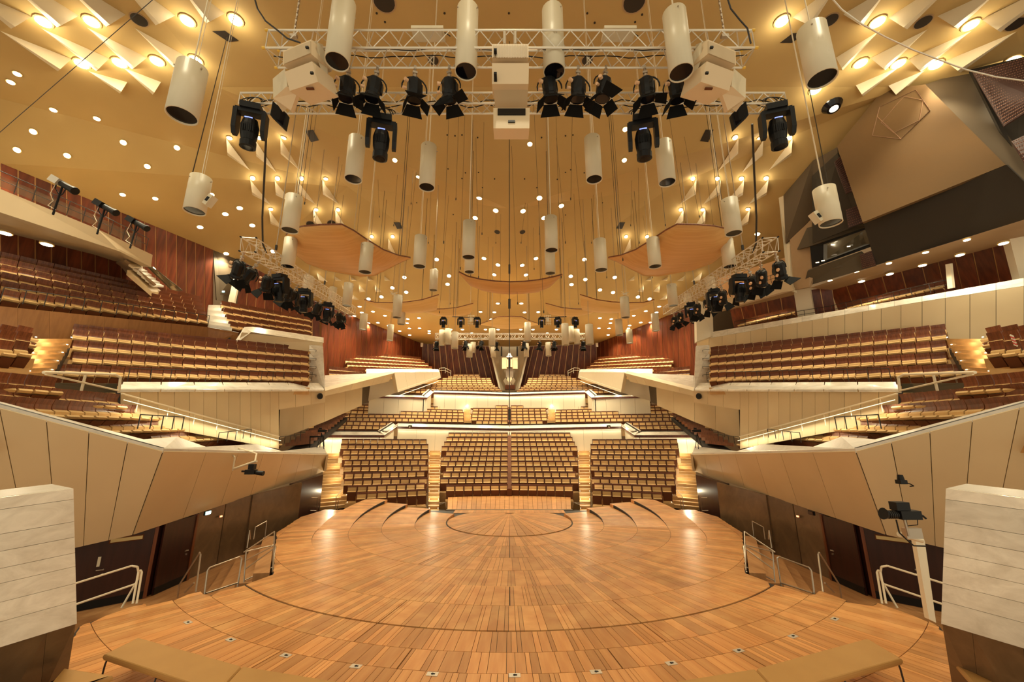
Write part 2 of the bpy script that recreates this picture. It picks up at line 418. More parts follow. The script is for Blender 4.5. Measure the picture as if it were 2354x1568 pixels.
def rlin(s, a0, b0, a1, b1, ns, ya=None, yb=None):
    n = len(ns); out = []
    for i, k in enumerate(ns):
        t = i / (n - 1) if n > 1 else 0
        out.append((PX(s, *[lerp(x, y, t) for x, y in zip(a0, a1)]), PX(s, *[lerp(x, y, t) for x, y in zip(b0, b1)]), k))
    return out
for s in (-1, 1):
    S = SIDE[s]
    rr = []
    for i, n in enumerate([7, 8, 8, 8, 9, 9, 9, 10, 10, 10, 10]):
        t = i / 10; y = lerp(1113, 994.5, t ** .86); D = lerp(27.0, 36.8, t)
        B = PX(s, 1167.5, y, D); w = lerp(.585, .545, t); A = B + Vector((-s * -1 * -1 * 0, 0, 0)); A = B + Vector((s * n * w, -.55 * (1 - t), 0))
        rr.append((A, B, n))
    block(S + ' half of the centre stalls', s, rr, 'c', fall=1.0)
    rows = [(820, 1133, 981, 1124, 7), (799, 1117, 977, 1110, 8), (791, 1102, 983, 1098, 9), (793, 1087, 977, 1082, 9), (791, 1071, 985, 1069, 10), (792, 1057, 980, 1056, 10), (788, 1045, 985, 1044, 11), (789, 1033, 982, 1033, 11), (784, 1021, 985, 1021, 12), (786, 1009, 981, 1010, 12)]
    block(S + ' stalls by the outer stairs', s, [(PX(s, a, b, lerp(23.6, 31, i / 9)), PX(s, c, d, lerp(24.6, 32, i / 9)), n) for i, (a, b, c, d, n) in enumerate(rows)], 'c', fall=1.0)
    rows = [(711, 975, 33.5, 888, 978, 35, 11), (734, 966, 34.8, 903, 970, 36.5, 11), (757, 958, 36, 1066, 962, 38.8, 21), (775, 950, 37.2, 1066, 955, 39.8, 21), (793, 942, 38.4, 1066, 948, 40.8, 20), (810, 936, 39.6, 1064, 942, 41.8, 20), (825, 930, 40.8, 1059, 936, 42.8, 19), (845, 924, 42, 1049, 929, 43.8, 17)]
    block(S + ' wing of the middle tier', s, [(PX(s, a, b, c), PX(s, d, e, f), n) for a, b, c, d, e, f, n in rows], 'c')
    ys = [966, 958.5, 951, 944, 938, 931.5, 925.5, 920]; xl = [1094, 1084, 1085, 1086, 1087, 1081, 1081, 1082]
    block(S + ' half of the middle tier centre', s, [(PX(s, xl[i], ys[i], 39.2 + .75 * i), PX(s, 1167.5, ys[i] + .5, 39.4 + .75 * i), 5 if i == 0 else 6) for i in range(8)], 'c')
    rr = []
    for i in range(10):
        t = i / 9; y = lerp(897, 860, t); D = lerp(44.5, 51.5, t)
        xl_ = lerp(930, 1042, t); xr = [1155, 1150, 1145, 1139, 1134, 1131, 1130, 1128, 1104, 1102][i]
        rr.append((PX(s, xl_, y, D), PX(s, xr, y, D), max(4, round((xr - xl_) / lerp(12.6, 11, t)))))
    block(S + ' half of the top rear tier', s, rr, 'c', fall=.6)
    block(S + ' raised rear side tier', s, rlin(s, (803, 842, 39.5), (1002, 849, 47), (785, 806, 43), (968, 821, 51), [24, 24, 24, 23, 22]), 'w', target=(0, 25), fall=.8)
    block(S + ' small box below the rear side tier', s, rlin(s, (757, 852, 35.5), (842, 857, 38), (757, 842, 36.2), (840, 850, 38.6), [10, 10]), 'w', target=(0, 25), fall=.5)
    B = [(115, 836, 16.6, 709, 857, 24.6, 23), (169, 809, 17.6, 709, 841, 25.2, 21), (169, 782, 18.0, 709, 824, 25.8, 21), (169, 757, 18.4, 709, 808, 26.4, 21), (169, 745, 19.2, 709, 798, 27.2, 21)]
    block(S + ' middle side terrace', s, [(PX(s, a, b, c), PX(s, d, e, f), n) for a, b, c, d, e, f, n in B], 'w', tm='step', fall=.4)
    L1 = [(585, 1008, 21, 636, 1002, 23.6, 5), (350, 988, 15.2, 563, 983, 22, 13), (127, 957, 11.6, 484, 962, 19.6, 16), (-60, 905, 9.6, 385, 937, 17, 14), (-60, 876, 10.2, 275, 906, 14.6, 9), (-60, 849, 10.6, 132, 868, 12.4, 5)]
    block(S + ' lower side terrace', s, [(PX(s, a, b, c), PX(s, d, e, f), n) for a, b, c, d, e, f, n in L1], 'w', target=(0, 12), tm='step', fall=.45)
    L0 = [(-40, 781, 12.6, 70, 785, 13.6, 3), (-40, 757, 13, 76, 765, 14.2, 3), (-40, 745, 13.6, 78, 752, 15, 3)]
    block(S + ' corner box beside the terrace steps', s, [(PX(s, a, b, c), PX(s, d, e, f), n) for a, b, c, d, e, f, n in L0[::1]], 'w', target=(0, 12), fall=.4)
UBr = [(-40, 660, 17.4, 477, 727, 25.2, 16), (-40, 638, 18, 474, 716, 25.8, 16), (-40, 618, 18.6, 470, 706, 26.3, 16), (-40, 600, 19.2, 467, 697, 26.8, 16), (-40, 584, 19.8, 464, 689, 27.3, 16), (-40, 569, 20.4, 460, 681, 27.8, 15)]
block('upper left terrace below the balcony', -1, [(P(a, b, c), P(d, e, f), n) for a, b, c, d, e, f, n in UBr], 'w')
block('small upper left terrace under the truss', -1, rlin(-1, (527, 739, 26), (714, 764, 31), (509, 692, 28), (714, 728, 33), [11, 11, 11, 11]), 'w')
block('right gallery under the control room', 1, [(P(1700, 742, 30.5), P(1828, 712, 27.3), 8), (P(1945, 704, 25.6), P(2170, 650, 21.8), 12)], 'w', seat_h=.75)

def seat_parts(v):
    """unit wide seat facing +y, floor at 0"""
    o = {}
    b = MB()
    if v == 'c':
        b.box((0, -.02, .66), (.95, .05, .60)); b.box((0, .02, .91), (.97, .06, .08)); b.box((-.47, .03, .66), (.045, .1, .58))
        o['backrest'] = (b, 'seatwood')
        o['back_pad'] = (MB().box((0, .03, .745), (.84, .05, .21)), 'fabric')
        m = MB(); m.add([(-.42, .08, .66), (.42, .08, .66), (.42, .25, .62), (-.42, .25, .62), (-.42, .06, .60), (.42, .06, .60), (.42, .21, .56), (-.42, .21, .56)],
                        [(0, 1, 2, 3), (4, 7, 6, 5), (0, 4, 5, 1), (2, 6, 7, 3), (0, 3, 7, 4), (1, 5, 6, 2)]); o['cushion'] = (m, 'fabric')
        m = MB(); m.add([(-.43, .245, .60), (.43, .245, .60), (.43, .17, .10), (-.43, .17, .10), (-.43, .17, .58), (.43, .17, .58), (.43, .1, .10), (-.43, .1, .10)],
                        [(3, 2, 1, 0), (4, 5, 6, 7), (0, 1, 5, 4), (2, 3, 7, 6), (0, 4, 7, 3), (1, 2, 6, 5)]); o['seat_underside'] = (m, 'seatbrown')
        o['arm'] = (MB().box((-.48, .08, .50), (.04, .30, .30)).box((-.48, .0, .2), (.05, .06, .4)), 'seatwood')
    else:
        zc = [.62, .70, .79, .88, .95]; yc = [.02, -.01, -.01, .015, .03]; vs = []
        for z, y in zip(zc, yc): vs += [(-.475, y, z), (.475, y, z)]
        nb = len(vs)
        for z, y in zip(zc, yc): vs += [(-.475, y - .035, z), (.475, y - .035, z)]
        fs = []
        for k in range(4): fs += [(2 * k, 2 * k + 1, 2 * k + 3, 2 * k + 2), (nb + 2 * k, nb + 2 * k + 2, nb + 2 * k + 3, nb + 2 * k + 1), (2 * k, 2 * k + 2, nb + 2 * k + 2, nb + 2 * k), (2 * k + 1, nb + 2 * k + 1, nb + 2 * k + 3, 2 * k + 3)]
        fs += [(8, 9, nb + 9, nb + 8), (0, nb, nb + 1, 1)]
        b.add(vs, fs); o['backrest'] = (b, 'seatwood')
        m = MB(); a = [Vector(p) for p in ((-.46, .0, .33), (-.46, .085, .31), (-.46, .11, .45), (-.46, .09, .60), (-.46, .0, .66))]
        m.prism(a, [Vector((.46, p.y, p.z)) for p in a]); o['back_pad'] = (m, 'fabric')
        m = MB(); a = [Vector(p) for p in ((-.42, .08, .34), (-.42, .36, .40), (-.42, .40, .46), (-.42, .36, .51), (-.42, .10, .45))]
        m.prism(a, [Vector((.42, p.y, p.z)) for p in a]); o['cushion'] = (m, 'fabric')
        m = MB(); m.add([(-.44, .34, .36), (.44, .34, .36), (.44, .12, .05), (-.44, .12, .05), (-.44, .06, .33), (.44, .06, .33), (.44, .05, .05), (-.44, .05, .05)],
                        [(3, 2, 1, 0), (4, 5, 6, 7), (0, 1, 5, 4), (2, 3, 7, 6), (0, 4, 7, 3), (1, 2, 6, 5)]); o['seat_underside'] = (m, 'seatbrown')
        o['arm'] = (MB().box((-.485, .1, .46), (.03, .34, .05)).box((-.485, .02, .25), (.03, .08, .5)), 'seatwood')
    return o
SP_ = {v: seat_parts(v) for v in 'cw'}
order = sorted(range(len(SEATS)), key=lambda i: -SEATS[i][2] / max(2, depth(SEATS[i][0])) if -60 < CX + F * SEATS[i][0].x / depth(SEATS[i][0]) < 2414 else 0)
proto = {}
SM = {v: {k: m.mesh(k, mm) for k, (m, mm) in SP_[v].items()} for v in 'cw'}
far = MB(); fmats = ['seatwood', 'fabric', 'seatbrown']
for rank, i in enumerate(order):
    c, ang, w, v, posn, bname = SEATS[i]
    if rank < 300:
        r = bpy.data.objects.new('auditorium_seat', None); COL.objects.link(r); r.location = c; r.rotation_euler = (0, 0, ang); r.scale = (w, 1, 1); r.empty_display_size = .2
        tag(r, 'ochre seat, ' + posn.replace(', ', ', ') + ' of the ' + bname, 'seat', 'ochre auditorium seats')
        for k, me in SM[v].items():
            p = bpy.data.objects.new(k, me); COL.objects.link(p); p.parent = r
    else:
        rm = Matrix.Rotation(ang, 3, 'Z')
        for k, (m, mm) in SP_[v].items():
            far.mi(fmats.index(mm)); far.add([rm @ Vector((q.x * w, q.y, q.z)) + c for q in m.v], m.f)
M['seatwoodfar'] = mat('seat_veneer_far', (.15, .042, .014), .35, island=.2); M['fabricfar_lit'] = mat('ochre_fabric_far_lit', (.80, .54, .25), .85, island=.1)  # far fabric made lighter, its colour carrying the front light on the pads
far.build('auditorium_seats', ['seatwoodfar', 'fabricfar_lit', 'seatbrown'], kind='stuff', label='remaining rows of ochre auditorium seats further back in the hall', cat='seats', org=(0, 0, 0))

for nm, L, h0 in (('middle of the centre stalls', [P(1171, 1124, 26.6), P(1171, 1001, 36.9)], 1.5), ('middle of the middle tier', [P(1171, 970, 39.0), P(1171, 926, 44.6)], 1.2)):
    a, b = L; MB().prism([a + Vector((-.16, 0, 0)), a + Vector((.16, 0, 0)), a + Vector((.16, 0, -h0)), a + Vector((-.16, 0, -h0))], [b + Vector((-.13, 0, 0)), b + Vector((.13, 0, 0)), b + Vector((.13, 0, -h0)), b + Vector((-.13, 0, -h0))]).build('divider', 'seatbrown', kind='structure', label='dark wood divider along the ' + nm)
# ------------------------------------------------------------------ walls, parapets and terraces of each side
def pane(name, s, L, m, t=.12, **kw):
    return slabthing(name, pts(s, L), t, m, kind='structure', **kw)
def lightbar(name, a, b, r=.02, parent=None, power=0, n=1, label=None, cat=None):
    o = MB().tube(a, b, r * .7, 5).build(name, 'strip_soft', parent, label=label, cat=cat)
    if power:
        ld = bpy.data.lights.new('strip_light', 'AREA'); ld.shape = 'RECTANGLE'; ld.size = (b - a).length; ld.size_y = .04; ld.energy = power * n * 1.1; ld.color = WARM
        lo = bpy.data.objects.new('strip_light', ld); COL.objects.link(lo); lo.location = (a + b) / 2 + Vector((0, 0, -.03))
        x = (b - a).normalized(); z = Vector((0, 0, 1)); y = z.cross(x).normalized(); z = x.cross(y)
        lo.rotation_euler = Matrix((x, y, z)).transposed().to_euler()
    return o
def stairs(name, label, a0, b0, a1, b1, n, m='step', glow=True, power=0, base='dark'):
    """flight between bottom edge a0-b0 and top edge a1-b1"""
    root = MB()
    dn = Vector((0, 0, -.35))
    root.slab([a0 + dn, b0 + dn, b1 + dn, a1 + dn], Vector((0, 0, -.3)))
    st = root.build(name, base, kind='structure', label=label)
    for k in range(n):
        t0, t1 = k / n, (k + 1) / n; h = (a1.z - a0.z) / n
        p = [lerp(a0, a1, t0), lerp(b0, b1, t0), lerp(b0, b1, t1), lerp(a0, a1, t1)]; z = a0.z + h * (k + 1)
        zb = b0.z + (b1.z - b0.z) / n * (k + 1)
        q = [Vector((p[0].x, p[0].y, z)), Vector((p[1].x, p[1].y, zb)), Vector((p[2].x, p[2].y, zb)), Vector((p[3].x, p[3].y, z))]
        MB().slab(q, Vector((0, 0, -max(h, .1) - .02))).build('step', m, st)
        if glow and k % 2 == 0:
            for e, (u, v) in enumerate(((q[0], q[3]), (q[1], q[2]))):
                i_ = (q[1] - q[0]).normalized() * (.05 if e == 0 else -.05)
                MB().box(lerp(u, v, .5) + i_ + Vector((0, 0, .10)), (.03, .05, .03)).build('step_light', 'strip', st)
    if power:
        for k in range(4):
            ld = bpy.data.lights.new('stair_glow', 'POINT'); ld.energy = power * 1.3; ld.color = WARM; ld.shadow_soft_size = .04
            t = (k + .5) / 4; lo = bpy.data.objects.new('stair_glow', ld); COL.objects.link(lo); lo.location = (lerp(a0, a1, t) + lerp(b0, b1, t)) / 2 + Vector((0, 0, .55))
    return st
def railing(name, label, line, h=.5, posts=6, r=.018, m='rail', mid=0, cat='railing', group=None, ang=None):
    t = thing(name, label, cat, line[0], group); up = Vector((0, 0, h))
    MB().path([p + up for p in line], r).build('handrail', m, t)
    for k in range(mid): MB().path([p + up * (k + 1) / (mid + 1) for p in line], r * .8).build('rail', m, t)
    L = [0]; 
    for a, b in zip(line[:-1], line[1:]): L.append(L[-1] + (b - a).length)
    for k in range(posts):
        d = L[-1] * k / max(1, posts - 1); i = max(j for j in range(len(L)) if L[j] <= d + 1e-6); i = min(i, len(line) - 2)
        p = lerp(line[i], line[i + 1], (d - L[i]) / max(1e-6, L[i + 1] - L[i]))
        MB().tube(p, p + up, r * .9).build('post', m, t)
    return t
for s in (-1, 1):
    S = SIDE[s]; q = lambda px, py, D: PX(s, px, py, D)
    # --- stage side wall: canted parapet of cream panels with marble ledge
    top = pts(s, [(-80, 916, 8.9), (0, 937, 9.5), (375, 1037, 11.5), (750, 1045, 24.2)])
    bot = pts(s, [(-80, 1275, 8.8), (0, 1262, 9.4), (305, 1228, 12.1), (745, 1083, 24.2)])
    pa, pb = plane3(top[1], top[2], bot[2]), plane3(top[2], top[3], bot[2])
    sx = lambda x: x if s < 0 else 2 * CX - x
    bot[1] = PPL(sx(172), 1258, pa); bot[1] = bot[2] + (bot[1] - bot[2]) * 1.7; bot[3] = PPL(sx(745), 1083, pb)
    top[0] = top[1] + (top[1] - top[2]) * .3; bot[0] = bot[1] + (bot[1] - bot[2]) * .3
    w = panelwall('parapet', top, bot, [1, 4, 7], .15, 'beige', 'dark', gap=.010)
    w['label'] = 'canted cream panel parapet above the ' + S + ' side of the stage'
    cap = MB()
    back = pts(s, [(-80, 905, 9.6), (0, 923, 10.2), (330, 1010, 11.9), (408, 1004, 13.8), (484, 1031, 17), (590, 1021, 19.5), (648, 1037, 22.5), (745, 1026, 26)])
    front = [p + Vector((s * -.0, 0, .06)) for p in top]
    cap.add([front[0], front[1], front[2], front[3]] + back,
            [(0, 1, 5, 4), (1, 2, 6, 5), (2, 7, 6), (2, 8, 7), (2, 9, 8), (2, 10, 9), (2, 3, 10), (3, 11, 10)])
    for a, b in zip(top[:-1], top[1:]): cap.slab([a + Vector((0, 0, .07)), b + Vector((0, 0, .07)), b - Vector((0, 0, .05)), a - Vector((0, 0, .05))], offn([a, b, b - Vector((0, 0, 1))], .04))
    cap.build('ledge', 'ledge', kind='structure', label='pale marble ledge along the ' + S + ' stage parapet')
    # end face of the parapet at the outer stairs
    pane('wall_' + S, s, [(750, 1045, 24.2), (745, 1083, 24.2), (741, 1083, 28), (746, 1040, 28)], 'beige')
    # --- wall below the parapet: doors, stone panels, dark corner
    wl = [(-9.6, 8.0), (-11.55, 12.2), (-11.5, 14.6), (-11.45, 15.9)]
    def vp(x, y, z): return Vector((x * (1 if s < 0 else -1), y, z))
    zb = lambda y: 1.12 + max(0, y - 13.12) * .0532
    wallm = MB(); wallm.slab([vp(-11.7, 14.2, -1), vp(-11.7, 19.2, -1), vp(-11.7, 19.2, 1.3), vp(-11.7, 14.2, 1.1)], Vector((s * .3, 0, 0))).slab([vp(-11.6, 14.3, -1), vp(-14.5, 11.6, -1), vp(-14.5, 11.6, 1.3), vp(-11.6, 14.3, 1.3)], Vector((0, .3, 0)))
    wallm.slab([vp(-11.3, 25.5, -1), vp(-11.1, 21.9, -1), vp(-11.1, 21.9, zb(21.9)), vp(-11.3, 25.5, zb(24.2))], Vector((s * .3, 0, 0)))
    wallm.build('wall_' + S, 'doorwood', kind='structure')
    # door near camera with brass plate, then second door
    for di, (p0, p1, lab) in enumerate((((-11.62, 14.2), (-13.0, 12.92), 'dark wood double door with brass plate under the ' + S + ' parapet'), ((-11.52, 15.75), (-11.52, 14.4), 'dark wood door with steel lever handle under the ' + S + ' parapet'))):
        e = Vector((p1[0] - p0[0], p1[1] - p0[1], 0)); L = e.length; e.normalize(); f = Vector((-e.y, e.x, 0)); f = f if f.x > 0 else -f
        W = lambda u, d, z: (lambda r: vp(r.x, r.y, r.z))(Vector((p0[0], p0[1], z)) + e * u + f * d)
        bx = lambda u0, u1, z0, z1, d0, d1: MB().prism([W(u0, d0, z0), W(u1, d0, z0), W(u1, d0, z1), W(u0, d0, z1)], [W(u0, d1, z0), W(u1, d1, z0), W(u1, d1, z1), W(u0, d1, z1)])
        o = bx(0, L, -1, 1.16, .0, .06).build('door_%d' % (di + 1 + (2 if s > 0 else 0)), 'doorwood', kind='structure', label=lab)
        bx(-.09, 0, -1, 1.2, -.05, .09).build('door_frame', 'seatwood', o)
        bx(0, L, -.98, -.78, .06, .075).build('kick_plate', 'black', o)
        hu = 1.05 if di == 0 else .22
        MB().tube(W(hu, .06, .05), W(hu, .13, .05), .02).tube(W(hu, .13, .05), W(hu + .16, .13, .06), .014).tube(W(hu, .06, -.08), W(hu, .09, -.08), .03, 8).build('door_handle', 'steel', o)
        if di == 0: bx(.25, 1.05, .76, .92, .06, .09).build('plate_frame', 'seatbrown', o); bx(.28, 1.02, .79, .89, .09, .10).build('brass_plate', mat('brass', (.72, .60, .30), .25, metal=.5), o); bx(1.15, 1.22, .15, .42, .06, .08).build('notice', 'white', o)
    st = [(480, 1290, 555, 1293, 555, 1130, 490, 1150)]
    for (y0, y1, x0, x1, lab) in ((15.9, 17.3, -11.5, -11.5, 'plain'), (17.35, 18.9, -11.5, -11.45, ''), (18.9, 22.3, -11.4, -10.95, '')):
        mm = 'brownstone'
        MB().slab([vp(x0, y0, -1), vp(x1, y1, -1), vp(x1, y1, zb(y1)), vp(x0, y0, zb(y0))], Vector((s * .12, 0, 0))).build('wall_' + S, mm, kind='structure', label='polished brown stone slab wall under the ' + S + ' parapet')
    # passage floor at the side, one metre lower, and the steps down to it
    MB().slab([vp(-7.0, 6, -1), vp(-15, 6, -1), vp(-15, 24, -1), vp(-7.0, 24, -1)], Vector((0, 0, -.1))).build('floor', 'plankold', kind='structure')
    a0, b0 = vp(-9.9, 17.2, -1.0), vp(-8.6, 14.9, -1.0)
    stairs('staircase', 'short wooden steps down from the ' + S + ' side of the stage', vp(-10.7, 16.6, -1.0), vp(-9.0, 13.0, -1.0), vp(-9.7, 17.9, 0), vp(-7.2, 13.3, 0), 4, 'plankold', glow=False)
    # exit sign and red light
    t = thing('exit_sign', 'small glowing sign above the dark doorway under the ' + S + ' parapet', 'sign', vp(-11.2, 15.9, 1.22))
    MB().box(vp(-11.2, 15.9, 1.22), (.06, .28, .14)).build('housing', 'black', t); MB().box(vp(-11.16, 15.9, 1.22), (.03, .24, .11)).build('lit_panel', 'exit' if s < 0 else 'doorwood', t)
    t = thing('wall_light', 'small red glowing light on the brown stone under the ' + S + ' parapet', 'light', vp(-11.4, 17.0, .9))
    MB().box(vp(-11.42, 17.0, .9), (.03, .18, .08)).build('plate', 'steel', t); MB().box(vp(-11.4, 17.0, .9), (.04, .09, .05)).build('lens', 'redled', t)
    # --- foreground marble flank with brown stone base
    D0, D1 = 6.45, 4.2
    tA, tB = P(165 if s < 0 else 2178, 1122, 6.3), P(-150 if s < 0 else 2500, 1162, 5.05)
    mA, mB_ = P(173 if s < 0 else 2167, 1433, 6.3), P(-150 if s < 0 else 2500, 1532, 5.0)
    bA, bB = P(150 if s < 0 else 2190, 1575, 6.6), P(-150 if s < 0 else 2500, 1760, 5.1)
    rt = MB().slab([tA, tB, bB, bA], offn([tA, tB, bB], .5)).build('wall_' + S, 'ledge', kind='structure', label='tall foreground flank clad in pale marble at the ' + S + ' edge')
    nn = offn([tA, tB, bB], 1); hs = [0, .08, .245, .36, .475, .575, .70, .83, 1.0]
    for a, b in zip(hs[:-1], hs[1:]):
        qq = [lerp(tA, mA, a + .0015), lerp(tB, mB_, a + .0015), lerp(tB, mB_, b - .0015), lerp(tA, mA, b - .0015)]
        MB().slab([p - nn * .04 for p in qq], nn * .04).build('marble_slab', 'marble', rt)
    sl = MB(); tx = [0, .25, .62, 1]
    for a, b in zip(tx[:-1], tx[1:]):
        qq = [lerp(mA, mB_, a + .003), lerp(mA, mB_, b), lerp(bA, bB, b), lerp(bA, bB, a + .003)]
        MB().slab([p - nn * .02 for p in qq], nn * .02).build('stone_slab', 'brownstone', rt)
    # --- mass under the middle side terrace
    tp = pts(s, [(276, 897, 14.6), (640, 897, 22.5), (747, 897, 25.5)])
    bt = pts(s, [(276, 965, 14.6), (640, 1032, 22.5)])
    w = panelwall('wall_' + S, tp[:2], bt, [12], .2, 'beige', 'dark', gap=.01)
    panelwall('wall_' + S, tp[1:], pts(s, [(640, 942, 22.5), (747, 925, 25.5)]), [3], .2, 'beige', 'dark', gap=.01)
    MB().box(q(736, 912, 25.2), (.35, .05, .35)).v
    tt = thing('wall_loudspeaker', 'round black opening at the end of the ' + S + ' side terrace wall', 'loudspeaker', q(736, 911, 24.9))
    c = q(736, 911, 24.95); n_ = offn([tp[1], tp[2], tp[2] - Vector((0, 0, 1))], 1)
    MB().tube(c - n_ * .05, c + n_ * .05, .16, 16).build('cone', 'black', tt); MB().tube(c - n_ * .03, c + n_ * .05, .19, 16).build('ring', 'rail', tt)
    # marble coping of that terrace, slabs
    cop = MB().slab(pts(s, [(276, 893, 14.5), (745, 895, 25.4), (740, 886, 25.8), (276, 884, 14.9)]), Vector((0, 0, -.05))).build('coping_bed', 'ledge', kind='structure', label='marble coping in front of the ' + S + ' middle side terrace')
    for k in range(8):
        a, b = k / 8 + .002, (k + 1) / 8 - .002
        A, B, C, E = pts(s, [(276, 895, 14.45), (745, 896, 25.35), (735, 880, 25.9), (282, 878, 15.2)])
        MB().slab([lerp(A, B, a), lerp(A, B, b), lerp(E, C, b), lerp(E, C, a)], Vector((0, 0, -.10))).build('marble_slab', 'marble', cop)
    railing('front_rail', 'thin black rail in front of the ' + S + ' middle side terrace', pts(s, [(292, 880, 15.4), (716, 876, 25.4)]), .55, 14, .016)
    # lit handrail below, strip light behind it
    a, b = q(280, 905, 14.3), q(642, 1004, 22.4)
    t = thing('wall_handrail', 'cream handrail sloping down the lit wall of the ' + S + ' lower terrace', 'handrail', a)
    MB().tube(a, b, .03).build('handrail', 'cream', t)
    for k in range(7): p = lerp(a, b, (k + .5) / 7); MB().tube(p, p + Vector((0, 0, -.5)), .015).build('bracket', 'cream', t)
    off = Vector((s * .0, 0, -.55))
    lightbar('strip_light', a + off * .4 + Vector((s * -.12, 0, 0)), b + off * .4 + Vector((s * -.12, 0, 0)), .02, t, 10, 7)
    # marble pier at the far end
    pr = pane('wall_' + S, s, [(713, 793, 26.4), (742, 795, 26.6), (746, 896, 25.6), (717, 884, 25.9)], 'marble', .25, label='pale marble end pier of the ' + S + ' middle terrace')
    for k in range(5):
        yy = 794 + k * 19; z_ = MB().slab(pts(s, [(712, yy, 26.2), (727, yy + 14, 26.0), (712, yy + 14, 26.0)]), Vector((0, -.06, 0))).build('trim_1', 'ledge', kind='structure')
        t = thing('aisle_rail', ORD[k] + ' short black rail from the top on the ' + S + ' marble pier', 'railing', q(712, yy + 10, 26), 'short rails at the pier')
        MB().path([q(711, yy + 10, 25.9), q(727, yy + 11, 25.7), q(726, yy + 16, 25.7)], .014).build('handrail', 'rail', t)
    # recessed lower wall behind the corner and steps at its foot
    panelwall('wall_' + S, pts(s, [(643, 940, 25.5), (745, 905, 29), (833, 880, 35)]), pts(s, [(640, 1010, 25.5), (745, 970, 29), (831, 932, 35)]), [2, 2], .15, 'beige', 'dark')
    pane('wall_' + S, s, [(833, 885, 35), (851, 885, 37), (846, 925, 37), (831, 930, 35)], 'greybrown')
    pane('wall_' + S, s, [(835, 888, 37.5), (906, 870, 38), (911, 903, 38), (835, 925, 37.5)], 'cream')
    # wing parapet rising to the rear side tier
    mp = MB().slab(pts(s, [(747, 897, 27.2), (906, 856, 36.5), (1010, 855, 44.5), (1008, 849, 45.5), (842, 848, 38.5), (842, 861, 37), (747, 863, 33)]), Vector((0, 0, -.1))).build('coping', 'marble', kind='structure', label='broad marble top of the ' + S + ' wing parapet')
    panelwall('parapet', pts(s, [(747, 898, 27.1), (906, 857, 36.4)]), pts(s, [(746, 910, 27.1), (893, 877, 36.4)]), [6], .3, 'beige', 'beige', gap=.008)
    panelwall('parapet', pts(s, [(906, 857, 36.4), (1011, 856, 44.5)]), pts(s, [(914, 902, 36.6), (1013, 869, 44.5)]), [5], .3, 'cream', 'beige', gap=.008)
    a, b = q(914, 898, 36), q(1008, 866, 43.5); t = thing('wall_handrail', 'thin cream handrail along the lit ' + S + ' rear side wall', 'handrail', a)
    MB().tube(a, b, .025).build('handrail', 'cream', t); lightbar('strip_light', a - Vector((0, 0, .5)), b - Vector((0, 0, .5)), .03, t, 30, 4)
    # parapet 1 and 2
    P1 = pts(s, [(703, 989, 30.5), (885, 990, 33.2), (914, 971, 36.4), (1171, 976, 37.3)])
    bands('parapet', P1, [(.0, -.36, 'marble', 0, None), (-.36, -.54, 'woodwall', .08, None), (-.54, -2.6, 'cream', .28, [3, 1, 6])], kind='structure', label='lower cream parapet with marble coping in front of the ' + S + ' middle tier')
    P2 = pts(s, [(850, 903, 38.4), (983, 907, 40.6), (997, 895, 42.4), (1171, 900, 43.3)])
    bands('parapet', P2, [(.0, -.30, 'marble', 0, None), (-.30, -.46, 'woodwall', .08, None), (-.46, -2.5, 'cream', .25, [4, 1, 7])], kind='structure', label='upper cream parapet with marble coping in front of the ' + S + ' top tier')
    for L_, w_ in ((P1, 1.0), (P2, .9)):
        cm = MB()
        for a, b in zip(L_[:-1], L_[1:]): cm.slab([a + Vector((0, .52, 0)), b + Vector((0, .52, 0)), b + Vector((0, w_, 0)), a + Vector((0, w_, 0))], Vector((0, 0, -.06)))
        cm.build('coping_top', 'ledge', kind='structure')
    for L_, z_ in ((P1[2:], -.62), (P2[2:], -.54), (P1[:2], -.62)):
        lightbar('strip_light', L_[0] + Vector((0, .12, z_)), L_[1] + Vector((0, .12, z_)), .015, None, 12, 3, label='warm strip light under the coping of the %s %s parapet' % (S, 'upper' if z_ == -.54 else ('lower' if L_[0] != P1[0] else 'lower outer')), cat='strip light')
    for (gx, gy, gD, pw) in ((1000, 1018, 37.0, 130), (760, 1030, 32, 90), (1065, 944, 42.0, 9), (905, 985, 35, 20)):
        ld = bpy.data.lights.new('cove_glow', 'POINT'); ld.energy = pw; ld.color = WARM; ld.shadow_soft_size = .04
        lo = bpy.data.objects.new('cove_glow', ld); COL.objects.link(lo); lo.location = q(gx, gy, gD)
    # --- stairs between the stalls and outside them
    stairs('staircase', 'lit wooden stairs between the stalls blocks on the ' + S, vp(-4.65, 24.6, -.35), vp(-4.05, 24.6, -.35), q(985, 1036, 36.5), q(1014, 1036, 36.5), 20, power=16)
    stairs('staircase', 'lit outer wooden stairs beside the ' + S + ' parapet end', q(724, 1174, 23.8), q(800, 1166, 23.8), q(752, 1042, 31.5), q(787, 1042, 31.5), 18, power=22)
    stairs('staircase', 'short lit steps in the middle tier on the ' + S, q(1064, 972, 39), q(1084, 972, 39), q(1066, 942, 43), q(1081, 942, 43), 7, power=6)
    # outer side steps under the recessed wall
    stairs('staircase', 'brown wooden steps under the recessed ' + S + ' wall', q(655, 1026, 24.5), q(712, 1020, 26.5), q(770, 955, 33.5), q(800, 950, 34.5), 12, 'seatwood', glow=False)
    # aisle steps beside the middle side terrace
    stairs('staircase', 'lit wooden aisle steps beside the ' + S + ' middle side terrace', q(62, 872, 13.4), q(115, 868, 15.0), q(78, 782, 15.6), q(166, 782, 17.6), 9, power=10)
